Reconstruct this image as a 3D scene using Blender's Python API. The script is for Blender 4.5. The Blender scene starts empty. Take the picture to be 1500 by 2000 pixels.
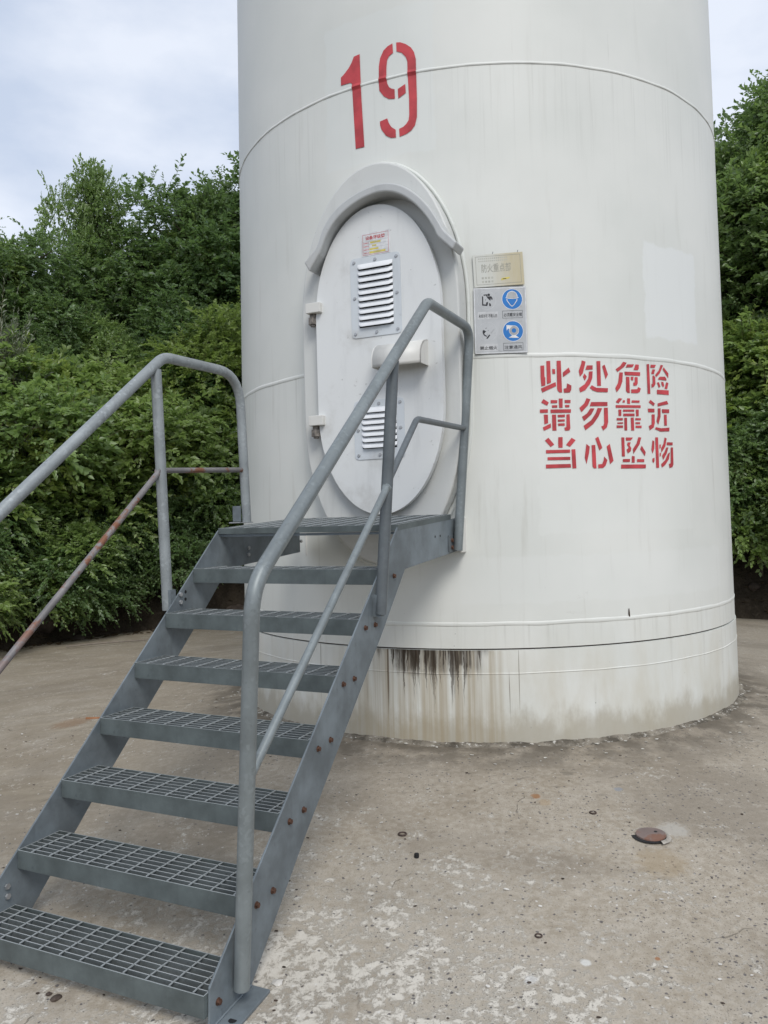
import bpy, bmesh, math, random
import numpy as np
from mathutils import Vector, Matrix

sc = bpy.context.scene
COL = sc.collection
R = math.radians

# ---------------------------------------------------------------- camera, sky, sun, exposure
F_PX, PITCH, ROLL, EYE = 1543.39, 0.006149, -0.026831, 1.38
cam = bpy.data.cameras.new('camera')
cam.sensor_fit = 'VERTICAL'; cam.sensor_height = 24.0
cam.lens = F_PX / 2000.0 * 24.0
cam.clip_start = 0.05; cam.clip_end = 2000.0
cam_ob = bpy.data.objects.new('camera', cam); COL.objects.link(cam_ob)
cam_ob.matrix_world = Matrix.Translation((0, 0, EYE)) @ Matrix.Rotation(R(90) + PITCH, 4, 'X') @ Matrix.Rotation(ROLL, 4, 'Z')
sc.camera = cam_ob

SUN_DIR = Vector((0.20, -0.80, 0.92)).normalized()      # towards the sun, behind thin cloud
sun = bpy.data.lights.new('sun', 'SUN'); sun.energy = 1.5; sun.angle = R(24); sun.color = (1.0, 0.965, 0.91)
sun_ob = bpy.data.objects.new('sun', sun); COL.objects.link(sun_ob)
sun_ob.rotation_euler = SUN_DIR.to_track_quat('Z', 'Y').to_euler()

world = bpy.data.worlds.new('World'); sc.world = world
world.use_nodes = True
wt = world.node_tree; wt.nodes.clear()
w_out = wt.nodes.new('ShaderNodeOutputWorld'); w_bg = wt.nodes.new('ShaderNodeBackground')
w_sky = wt.nodes.new('ShaderNodeTexSky'); w_sky.sky_type = 'NISHITA'; w_sky.sun_disc = False
w_sky.sun_elevation = math.asin(SUN_DIR.z); w_sky.sun_rotation = math.atan2(SUN_DIR.x, SUN_DIR.y)
w_sky.air_density = 1.0; w_sky.dust_density = 1.5
w_tc = wt.nodes.new('ShaderNodeTexCoord')
w_map = wt.nodes.new('ShaderNodeMapping'); w_map.inputs['Scale'].default_value = (1.0, 1.0, 2.2); w_map.inputs['Location'].default_value = (0.35, 0.1, 0.2)
wt.links.new(w_tc.outputs['Generated'], w_map.inputs['Vector'])
w_n = wt.nodes.new('ShaderNodeTexNoise'); w_n.inputs['Scale'].default_value = 3.1; w_n.inputs['Detail'].default_value = 7; w_n.inputs['Roughness'].default_value = 0.52
wt.links.new(w_map.outputs[0], w_n.inputs['Vector'])
w_r = wt.nodes.new('ShaderNodeValToRGB')
w_r.color_ramp.elements[0].position = 0.40; w_r.color_ramp.elements[0].color = (4.9, 5.55, 6.75, 1)
w_r.color_ramp.elements[1].position = 0.60; w_r.color_ramp.elements[1].color = (6.9, 7.3, 8.1, 1)
wt.links.new(w_n.outputs['Fac'], w_r.inputs['Fac'])
w_mix = wt.nodes.new('ShaderNodeMix'); w_mix.data_type = 'RGBA'; w_mix.inputs['Factor'].default_value = 0.86
wt.links.new(w_sky.outputs[0], w_mix.inputs['A']); wt.links.new(w_r.outputs[0], w_mix.inputs['B'])
wt.links.new(w_mix.outputs['Result'], w_bg.inputs['Color'])
w_bg.inputs['Strength'].default_value = 0.1
wt.links.new(w_bg.outputs[0], w_out.inputs['Surface'])

sc.view_settings.view_transform = 'Standard'; sc.view_settings.look = 'None'
sc.view_settings.gamma = 1.0; sc.view_settings.exposure = 0.42; sc.view_settings.use_curve_mapping = False

# ---------------------------------------------------------------- node helpers
class NT:
    def __init__(self, name):
        self.m = bpy.data.materials.new(name); self.m.use_nodes = True
        self.t = self.m.node_tree; self.t.nodes.clear()
        self.out = self.t.nodes.new('ShaderNodeOutputMaterial')
    def n(self, typ, **kw):
        nd = self.t.nodes.new(typ)
        for k, v in kw.items(): setattr(nd, k, v)
        return nd
    def put(self, sock, v):
        if isinstance(v, bpy.types.NodeSocket): self.t.links.new(v, sock)
        elif isinstance(v, (tuple, list)) and len(v) == 3 and sock.type == 'RGBA': sock.default_value = (*v, 1)
        else: sock.default_value = v
    def math(self, op, a, b=None, c=None, clamp=False):
        nd = self.n('ShaderNodeMath', operation=op, use_clamp=clamp)
        self.put(nd.inputs[0], a)
        if b is not None: self.put(nd.inputs[1], b)
        if c is not None: self.put(nd.inputs[2], c)
        return nd.outputs[0]
    def step(self, x, lo, hi, a=0.0, b=1.0):
        nd = self.n('ShaderNodeMapRange', interpolation_type='SMOOTHSTEP')
        for i, v in enumerate((x, lo, hi, a, b)): self.put(nd.inputs[i], v)
        return nd.outputs[0]
    def mul(self, *a):
        o = a[0]
        for b in a[1:]: o = self.math('MULTIPLY', o, b)
        return o
    def coord(self, kind='Object'): return self.n('ShaderNodeTexCoord').outputs[kind]
    def mapping(self, vec, scale=(1, 1, 1), loc=(0, 0, 0), rot=(0, 0, 0)):
        nd = self.n('ShaderNodeMapping'); self.put(nd.inputs['Vector'], vec)
        nd.inputs['Scale'].default_value = scale; nd.inputs['Location'].default_value = loc; nd.inputs['Rotation'].default_value = rot
        return nd.outputs[0]
    def noise(self, vec, scale, detail=4, rough=0.55, dist=0.0):
        nd = self.n('ShaderNodeTexNoise'); self.put(nd.inputs['Vector'], vec)
        nd.inputs['Scale'].default_value = scale; nd.inputs['Detail'].default_value = detail
        nd.inputs['Roughness'].default_value = rough; nd.inputs['Distortion'].default_value = dist
        return nd.outputs['Fac']
    def voro(self, vec, scale, feature='F1', out='Distance', rnd=1.0):
        nd = self.n('ShaderNodeTexVoronoi', feature=feature); self.put(nd.inputs['Vector'], vec)
        nd.inputs['Scale'].default_value = scale; nd.inputs['Randomness'].default_value = rnd
        return nd.outputs[out]
    def mix(self, f, a, b):
        nd = self.n('ShaderNodeMix', data_type='RGBA'); nd.clamp_factor = True
        self.put(nd.inputs['Factor'], f); self.put(nd.inputs['A'], a); self.put(nd.inputs['B'], b)
        return nd.outputs['Result']
    def sep(self, vec):
        nd = self.n('ShaderNodeSeparateXYZ'); self.put(nd.inputs[0], vec); return nd.outputs
    def comb(self, x, y, z=0.0):
        nd = self.n('ShaderNodeCombineXYZ')
        for i, v in enumerate((x, y, z)): self.put(nd.inputs[i], v)
        return nd.outputs[0]
    def bump(self, h, strength=0.3, dist=0.01, normal=None):
        nd = self.n('ShaderNodeBump'); nd.inputs['Strength'].default_value = strength; nd.inputs['Distance'].default_value = dist
        self.put(nd.inputs['Height'], h)
        if normal is not None: self.put(nd.inputs['Normal'], normal)
        return nd.outputs[0]
    def done(self, color, rough=0.5, metal=0.0, spec=0.5, normal=None, **kw):
        b = self.n('ShaderNodeBsdfPrincipled')
        self.put(b.inputs['Base Color'], color); self.put(b.inputs['Roughness'], rough); self.put(b.inputs['Metallic'], metal)
        self.put(b.inputs['Specular IOR Level'], spec)
        if normal is not None: self.put(b.inputs['Normal'], normal)
        self.t.links.new(b.outputs[0], self.out.inputs['Surface'])
        return self.m

def plain(name, col, rough=0.5, metal=0.0, spec=0.5, vary=0.15, scale=18, bump=0.0):
    k = NT(name); p = k.coord()
    f = k.noise(p, scale, 5)
    d = tuple(c * (1 - vary) for c in col); l = tuple(min(1, c * (1 + vary)) for c in col)
    nrm = k.bump(k.noise(p, scale * 6, 3), bump, 0.004) if bump else None
    return k.done(k.mix(k.step(f, .3, .7), d, l), rough, metal, spec, nrm)

# ---------------------------------------------------------------- materials
def mat_tower():
    k = NT('white_tower_paint'); uv = k.coord('UV'); s = k.sep(uv); u, v = s[0], s[1]
    big = k.noise(uv, 1.3, 4, .5)
    col = k.mix(k.step(big, .3, .7), (.642, .656, .618), (.705, .713, .675))
    fine = k.noise(k.mapping(uv, (14, 1.1, 1)), 1.0, 5, .6)
    col = k.mix(k.mul(k.step(fine, .55, .78), k.step(v, 4.5, 1.0, .15, .42)), col, (.46, .45, .40))
    # thin run marks, in patches
    thin = k.noise(k.mapping(uv, (70, 2.0, 1)), 1.0, 3, .55)
    gate = k.noise(k.mapping(uv, (3.2, 2.2, 1), (4, 2, 0)), 1.0, 2, .5)
    col = k.mix(k.mul(k.step(thin, .66, .78), k.step(gate, .54, .66), .5), col, (.30, .29, .25))
    # runs that start under the welds
    for z, ln in ((2.333, .55), (4.118, .75), (.719, .2)):
        d = k.math('SUBTRACT', z, v)
        m = k.mul(k.step(d, 0.0, .012), k.step(d, ln * .2, ln, 1.0, 0.0), k.step(k.noise(k.mapping(uv, (34, .7, 1), (z, 0, 0)), 1.0, 3, .6), .50, .76), .30)
        col = k.mix(m, col, (.40, .40, .36))
    # repainted patches
    def rect(u0, u1, v0, v1, soft):
        wob = k.mul(k.math('SUBTRACT', k.noise(uv, 9, 3), .5), .07)
        uu = k.math('ADD', u, wob); vv = k.math('ADD', v, wob)
        return k.mul(k.step(uu, u0 - soft, u0 + soft), k.step(uu, u1 - soft, u1 + soft, 1., 0.), k.step(vv, v0 - soft, v0 + soft), k.step(vv, v1 - soft, v1 + soft, 1., 0.))
    col = k.mix(k.mul(rect(1.80, 2.36, 2.47, 3.07, .012), .42), col, (.76, .785, .79))
    col = k.mix(k.mul(rect(-.36, .42, 3.62, 4.55, .012), .35), col, (.70, .73, .71))
    col = k.mix(k.mul(rect(1.0, 2.2, 1.25, 2.29, .01), .4), col, (.71, .725, .69))
    col = k.mix(k.mul(rect(.5, 2.6, .84, 1.12, .012), .3), col, (.72, .735, .71))
    # warm dirt on the lower rings
    low = k.step(v, .9, .2)
    wn = k.noise(k.mapping(uv, (5, 1.6, 1)), 1.0, 5, .6)
    col = k.mix(k.mul(low, k.step(wn, .3, .75), .7), col, (.53, .50, .41))
    # dirt along the ground
    bn = k.noise(k.mapping(uv, (6, 3, 1)), 1.0, 5, .65)
    hgt = k.math('MULTIPLY_ADD', bn, .42, -.04)
    col = k.mix(k.mul(k.step(k.math('SUBTRACT', v, hgt), .06, -.1), .62), col, (.33, .29, .21))
    sp = k.voro(k.mapping(uv, (1, .6, 1)), 30)
    col = k.mix(k.mul(k.step(sp, .09, .05), k.step(k.noise(uv, 7, 2), .58, .64), k.step(v, 1.1, .3), .8), col, (.09, .085, .075))
    scf = k.noise(k.mapping(uv, (2.2, 3.0, 1), (9, 4, 0)), 1.0, 8, .72)
    col = k.mix(k.mul(k.step(scf, .66, .76), k.step(v, 2.4, 1.2), .35), col, (.36, .345, .31))
    # oily rust drips below the flange joint under the stair
    d = k.math('SUBTRACT', .566, v)
    wash = k.mul(k.step(u, -.5, .05), k.step(u, .66, .82, 1., 0.), k.step(d, -.002, .01), k.step(k.noise(k.mapping(uv, (20, .35, 1), (3, 1, 0)), 1.0, 4, .6), .36, .62))
    col = k.mix(k.mul(wash, .66), col, (.34, .275, .175))
    u0_ = u
    u = k.math('ADD', u, k.mul(k.math('SUBTRACT', k.noise(k.mapping(uv, (7, 6, 1), (2, 5, 0)), 1.0, 4, .6), .5), .045))
    reg = k.mul(k.step(u, -.12, .02), k.step(u, .62, .7, 1., 0.))
    mid = k.mul(k.step(u, .0, .16), k.step(u, .5, .66, 1., 0.))
    ln = k.math('MULTIPLY', k.step(k.noise(k.comb(k.math('MULTIPLY', u, 26.0), .3), 1.0, 4, .7), .40, .72), k.math('MULTIPLY_ADD', mid, .40, .08))
    edge = k.math('SUBTRACT', d, ln)
    drip = k.mul(k.step(edge, .03, -.05), k.step(d, -.002, .0), reg)
    wv = k.noise(k.mapping(uv, (9, 5, 1)), 1.0, 5, .7)
    topb = k.mul(k.step(k.math('SUBTRACT', d, k.mul(wv, .30)), .03, -.07), k.step(d, -.002, .0), k.step(u, .02, .12), k.step(u, .54, .66, 1., 0.))
    col = k.mix(k.mul(topb, k.step(k.noise(k.mapping(uv, (38, 1.2, 1)), 1.0, 4, .7), .30, .62), .9), col, (.040, .027, .015))
    fine2 = k.step(k.noise(k.mapping(uv, (60, 3, 1)), 1.0, 4, .6), .28, .6)
    col = k.mix(k.mul(drip, k.math('MULTIPLY_ADD', fine2, .72, .28), k.step(d, .55, .05)), col, (.032, .021, .012))
    run = k.mul(k.step(k.noise(k.mapping(uv, (48, .5, 1), (7, 3, 0)), 1.0, 2, .5), .67, .71), k.step(u, -.9, -.3), k.step(u, .8, 1.0, 1., 0.), k.step(d, -.002, .01), k.step(d, .5, .2))
    col = k.mix(k.mul(run, .8), col, (.11, .075, .045))
    b1 = k.bump(k.noise(uv, 160, 2), .05, .002)
    nrm = k.bump(k.noise(uv, 1.6, 2), .12, .03, b1)
    return k.done(col, k.math('MULTIPLY_ADD', big, .25, .36), 0.0, .42, nrm)

def mat_white(name, col=(.70, .72, .72), dirt=.5, wear=0.3):
    k = NT(name); p = k.coord()
    n1 = k.noise(p, 3.2, 5, .6); st = k.noise(k.mapping(p, (9, 9, 1.6)), 1.0, 5, .6)
    c = k.mix(k.mul(k.step(st, .5, .75), dirt), col, tuple(x * .72 for x in col))
    c = k.mix(k.mul(k.step(n1, .56, .75), dirt), c, (.42, .41, .38))
    sm = k.noise(p, 26, 4, .6)
    c = k.mix(k.mul(k.step(sm, .66, .74), wear), c, (.22, .21, .19))
    return k.done(c, .42, 0, .45, k.bump(k.noise(p, 60, 3), .06, .003))

def mat_steel(name, col, rough=.5, metal=.0, mottle=.22, spangle=0.0, rust=0.0, spec=.4, bright_top=0.0, rust_from=None):
    k = NT(name); p = k.coord()
    n1 = k.noise(p, 5, 5, .6); n2 = k.noise(p, 45, 4, .6); st = k.noise(k.mapping(p, (22, 22, 3)), 1.0, 3, .6)
    c = k.mix(k.step(n1, .25, .75), tuple(x * (1 - mottle) for x in col), tuple(x * (1 + mottle) for x in col))
    c = k.mix(k.mul(k.step(st, .55, .75), .35), c, tuple(x * .7 for x in col))
    c = k.mix(k.mul(k.step(n2, .60, .72), .4), c, tuple(x * .62 for x in col))
    if spangle:
        v = k.voro(p, 75, out='Color')
        c = k.mix(k.mul(k.step(k.sep(v)[0], .62, .9), k.step(k.noise(p, 9, 2), .4, .6), spangle), c, tuple(min(1, x * 1.75) for x in col))
    if rust:
        r = k.noise(k.mapping(p, (3, 3, 3)), 1.6, 5, .7)
        g_ = rust if rust_from is None else k.mul(k.step(k.sep(p)[2], rust_from - .15, rust_from + .15, .06, 1.0), rust)
        c = k.mix(k.mul(k.step(r, .49, .57), g_), c, (.20, .08, .04))
    if bright_top:                                             # upper faces painted brighter: lit tops as well as zinc polished by boots
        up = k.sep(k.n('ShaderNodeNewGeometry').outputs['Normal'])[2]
        c = k.mix(k.mul(k.step(up, .8, .95), k.step(n2, .25, .5, .6, 1.0), bright_top), c, (.44, .46, .465))
    nrm = k.bump(n2, .10, .002)
    return k.done(c, k.math('MULTIPLY_ADD', n1, .25, rough - .12), metal, spec, nrm)

def mat_ground():
    k = NT('weathered_concrete'); p = k.coord(); s = k.sep(p); x, y = s[0], s[1]
    flat = k.comb(x, y, 0.0)
    big = k.noise(flat, .55, 5, .55); mid = k.noise(flat, 3.1, 6, .62); fine = k.noise(flat, 26, 5, .65); grit = k.noise(flat, 150, 3, .6)
    c = k.mix(k.step(big, .3, .7), (.285, .240, .180), (.37, .330, .268))
    c = k.mix(k.mul(k.step(mid, .40, .68), .6), c, (.42, .378, .315))
    m2 = k.noise(flat, 9, 7, .7)
    c = k.mix(k.mul(k.step(m2, .50, .66), .5), c, (.27, .23, .175))
    c = k.mix(k.mul(k.step(fine, .40, .66), .5), c, (.50, .455, .385))
    c = k.mix(k.mul(k.step(grit, .50, .68), .42), c, (.19, .165, .135))
    stn = k.noise(flat, .8, 6, .6, .6)
    c = k.mix(k.mul(k.step(stn, .46, .64), .6), c, (.205, .178, .142))
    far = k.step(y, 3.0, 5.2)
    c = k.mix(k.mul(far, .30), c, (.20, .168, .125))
    # darker and browner on the left, away from the camera
    dx = k.math('SUBTRACT', x, .799); dy = k.math('SUBTRACT', y, 6.708)
    rr = k.math('SQRT', k.math('ADD', k.math('MULTIPLY', dx, dx), k.math('MULTIPLY', dy, dy)))
    leftm = k.mul(k.step(x, -.6, -2.2), k.step(y, 2.6, 4.4))
    c = k.mix(k.mul(leftm, k.step(mid, .30, .62), .5), c, (.190, .152, .100))
    # streaks in the finish, left side
    stre = k.noise(k.mapping(flat, (1.2, 6.0, 1), rot=(0, 0, R(-14))), 1.0, 5, .6)
    c = k.mix(k.mul(leftm, k.step(stre, .5, .72), .55), c, (.36, .315, .24))
    # pale scaling where the surface skin has come off
    wx = k.math('ADD', x, .35); wy = k.math('SUBTRACT', y, 2.45)
    dd = k.math('SQRT', k.math('ADD', k.mul(wx, wx, .55), k.mul(wy, wy, .9)))
    zone = k.step(dd, 1.9, .0)
    sc1 = k.noise(flat, 3.4, 12, .80, .5); sc2 = k.noise(flat, 24, 8, .76, .4)
    sv = k.math('ADD', k.mul(sc1, .52), k.mul(sc2, .48))
    thr = k.math('MULTIPLY_ADD', zone, -.105, .592)
    dlt = k.math('SUBTRACT', sv, thr)
    sk = k.step(dlt, -.03, .034)
    c = k.mix(k.mul(k.step(dlt, -.06, .0), .35), c, (.56, .515, .44))
    c = k.mix(k.mul(sk, k.math('MULTIPLY_ADD', k.step(sc2, .36, .58), .48, .2)), c, (.63, .60, .535))
    rim = k.mul(k.step(dlt, -.026, -.010), k.step(dlt, .004, -.006), k.step(fine, .45, .6), .45)
    c = k.mix(rim, c, (.20, .17, .13))
    # exposed dark aggregate
    wv = k.n('ShaderNodeVectorMath', operation='ADD'); k.put(wv.inputs[0], flat)
    off = k.n('ShaderNodeTexNoise'); k.put(off.inputs['Vector'], flat); off.inputs['Scale'].default_value = 40
    sub = k.n('ShaderNodeVectorMath', operation='SCALE'); k.put(sub.inputs[0], off.outputs['Color']); sub.inputs['Scale'].default_value = .02
    k.put(wv.inputs[1], sub.outputs[0]); wvec = wv.outputs[0]
    agg = k.voro(wvec, 48); aggc = k.sep(k.voro(wvec, 48, out='Color'))
    zone2 = k.math('MULTIPLY_ADD', k.step(k.noise(flat, 1.1, 3), .42, .62), .55, .18)
    zone2 = k.mul(zone2, k.step(x, -.8, .7, .35, 1.0))
    am = k.mul(k.step(agg, .30, .22), k.math('LESS_THAN', aggc[0], k.mul(zone2, .50)))
    c = k.mix(k.mul(am, .85), c, (.105, .098, .10))
    agg2 = k.voro(wvec, 130); ac2 = k.sep(k.voro(wvec, 130, out='Color'))
    am2 = k.mul(k.step(agg2, .36, .22), k.math('LESS_THAN', ac2[1], k.mul(zone2, .55)))
    c = k.mix(k.mul(am2, .75), c, (.11, .10, .09))
    aw = k.mul(k.step(agg, .26, .2), k.math('GREATER_THAN', aggc[1], .955))
    c = k.mix(k.mul(aw, .8), c, (.60, .58, .54))
    # hair cracks
    wv2 = k.n('ShaderNodeVectorMath', operation='ADD'); k.put(wv2.inputs[0], flat)
    off2 = k.n('ShaderNodeTexNoise'); k.put(off2.inputs['Vector'], flat); off2.inputs['Scale'].default_value = 2.2; off2.inputs['Detail'].default_value = 6
    sub2 = k.n('ShaderNodeVectorMath', operation='SCALE'); k.put(sub2.inputs[0], off2.outputs['Color']); sub2.inputs['Scale'].default_value = .55
    k.put(wv2.inputs[1], sub2.outputs[0])
    cr = k.voro(wv2.outputs[0], .85, 'DISTANCE_TO_EDGE')
    crm = k.mul(k.step(cr, .0055, .0015), k.step(k.noise(flat, 1.4, 3), .53, .64), k.step(k.noise(flat, 14, 3), .40, .55))
    c = k.mix(k.mul(crm, .6), c, (.13, .115, .09))
    # damp ring and dark blots close to the tower foot
    ring = k.mul(k.step(rr, 2.55, 2.03), k.step(k.noise(flat, 5, 4), .3, .6))
    c = k.mix(k.mul(ring, .85), c, (.105, .09, .07))
    blot = k.mul(k.step(k.noise(k.mapping(flat, (1, 2.2, 1)), 9, 3), .62, .66), k.step(rr, 3.0, 2.4))
    c = k.mix(k.mul(blot, .55), c, (.16, .14, .11))
    # rust spots and the patched plug hole
    def spot(px, py, r, soft=.5):
        ax = k.math('SUBTRACT', x, px); ay = k.math('SUBTRACT', y, py)
        q = k.math('SQRT', k.math('ADD', k.mul(ax, ax), k.mul(ay, ay)))
        q = k.math('ADD', q, k.mul(k.math('SUBTRACT', k.noise(flat, 30, 4), .5), r * 1.2))
        return k.step(q, r, r * soft)
    for px, py, r, cc, a in ((.74, 4.06, .03, (.27, .13, .05), .8), (.77, 3.99, .045, (.33, .24, .14), .5), (.92, 2.79, .012, (.30, .13, .05), .8), (1.16, 3.42, .14, (.30, .23, .14), .5), (1.31, 3.70, .085, (.40, .38, .34), .75), (1.18, 4.12, .03, (.22, .24, .27), .7), (-2.45, 6.1, .18, (.22, .13, .07), .5), (.46, 2.70, .03, (.62, .61, .58), .8), (.62, 2.47, .02, (.7, .69, .66), .9), (.66, 2.78, .025, (.6, .6, .57), .8), (.10, 3.62, .07, (.28, .24, .19), .4)):
        c = k.mix(k.mul(spot(px, py, r), a), c, cc)
    # earth beyond the apron
    so = k.step(k.math('ADD', rr, k.mul(k.math('SUBTRACT', mid, .5), .7)), 7.75, 8.05)
    c = k.mix(so, c, k.mix(k.step(fine, .35, .65), (.05, .042, .028), (.10, .085, .055)))
    h = k.math('ADD', k.mul(fine, .5), k.mul(sk, .35)); h = k.math('SUBTRACT', h, k.mul(am, .25)); h = k.math('SUBTRACT', h, k.mul(crm, .8))
    h = k.math('ADD', h, k.mul(grit, .25))
    nrm = k.bump(h, .7, .008)
    return k.done(c, .88, 0, .25, nrm)

def mat_leaf(name, dark, light, gloss=.40, trans=.46, back=None):
    k = NT(name)
    g = k.n('ShaderNodeNewGeometry'); rnd = g.outputs['Random Per Island']
    p = k.coord()
    oi = k.n('ShaderNodeObjectInfo').outputs['Random']
    cl = k.noise(p, 1.7, 3)
    f = k.math('ADD', k.mul(rnd, .55), k.mul(k.step(cl, .3, .7), .45))
    c = k.mix(f, dark, light)
    c = k.mix(k.mul(oi, .22), c, (light[0] * 1.25, light[1] * 1.0, light[2] * .7))
    if back: c = k.mix(k.mul(g.outputs['Backfacing'], .4), c, back)
    b = k.n('ShaderNodeBsdfPrincipled'); k.put(b.inputs['Base Color'], c); b.inputs['Roughness'].default_value = gloss
    b.inputs['Specular IOR Level'].default_value = .85
    tr = k.n('ShaderNodeBsdfTranslucent'); k.put(tr.inputs['Color'], k.mix(.5, c, (light[0] * 1.3, light[1] * 1.35, light[2] * .6)))
    ms = k.n('ShaderNodeMixShader'); ms.inputs[0].default_value = trans
    k.t.links.new(b.outputs[0], ms.inputs[1]); k.t.links.new(tr.outputs[0], ms.inputs[2]); k.t.links.new(ms.outputs[0], k.out.inputs['Surface'])
    return k.m

def mat_hill():
    k = NT('bank_soil'); p = k.coord()
    n = k.noise(p, 1.4, 6, .65); f = k.noise(p, 9, 6, .65)
    c = k.mix(k.step(n, .35, .65), (.030, .024, .017), (.058, .045, .032))
    c = k.mix(k.mul(k.step(f, .5, .7), .6), c, (.085, .068, .052))
    return k.done(c, .95, 0, .2, k.bump(k.math('ADD', f, k.mul(n, 2)), .9, .08))

M = dict(
    tower=mat_tower(),
    door=mat_white('white_door_paint', (.70, .715, .71), .45, .4), frame=mat_white('grey_white_frame_paint', (.58, .59, .57), .5, .45),
    hood=mat_white('hood_paint', (.47, .485, .485), .5, .3), vent=mat_white('vent_paint', (.60, .64, .67), .4, .2), louver=mat_white('louver_paint', (.76, .78, .80), .2, .1),
    cover=mat_white('cream_cover_paint', (.655, .65, .615), .5, .35),
    bead=mat_white('weld_bead_paint', (.64, .66, .625), .5, .2), joint=plain('flange_gap_rust', (.05, .03, .02), .9),
    red=plain('red_stencil_paint', (.46, .050, .058), .5, 0, .4, .20, 9),
    rail=mat_steel('grey_rail_steel', (.20, .225, .23), .42, .25, .18, .2), galv=mat_steel('galvanised_rail', (.28, .305, .31), .42, .3, .18, .35),
    post=mat_steel('dark_grey_pipe', (.125, .142, .152), .45, .2, .2, .1), plate=mat_steel('blue_grey_stringer', (.158, .185, .202), .5, .15, .32, .0),
    tread=mat_steel('tread_steel', (.10, .12, .121), .55, .15, .32, .1, bright_top=.6), bar=mat_steel('grating_bar', (.115, .132, .136), .5, .2, .25, .2, bright_top=.9), rod=mat_steel('grating_rod', (.33, .355, .36), .45, .3, .2, .3),
    rustrail=mat_steel('rusty_mid_rail', (.20, .19, .19), .5, .2, .25, .1, .95, rust_from=1.12),
    bolt_dirty=plain('dirty_pin', (.20, .18, .16), .6, .3, .4, .4, 60), rust_dark=plain('rusty_ring', (.07, .05, .042), .7, .2, .3, .3, 90),
    rust=plain('rusty_bolt', (.095, .050, .034), .8, .2, .3, .4, 90), zinc=plain('zinc_bolt', (.42, .43, .44), .35, .6, .5, .15),
    dark=plain('dark_gap', (.01, .01, .011), .8),
    ground=mat_ground(), hill=mat_hill(),
    leaf_a=mat_leaf('broad_leaf', (.105, .18, .052), (.295, .42, .135), back=(.30, .375, .235)), leaf_b=mat_leaf('dark_leaf', (.064, .125, .048), (.20, .31, .112), back=(.21, .285, .18)),
    leaf_c=mat_leaf('yellow_green_leaf', (.12, .19, .045), (.32, .425, .11), back=(.30, .38, .22)), leaf_s=mat_leaf('silver_leaf', (.12, .155, .10), (.24, .28, .20), .5, .25, (.26, .29, .24)),
    twig=plain('twig_bark', (.10, .085, .05), .85, 0, .2, .3, 20), bark=plain('bark', (.075, .06, .045), .9, 0, .2, .4, 14, .6), rock=plain('bank_rock', (.075, .058, .047), .9, 0, .25, .45, 5, .8),
)
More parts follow.
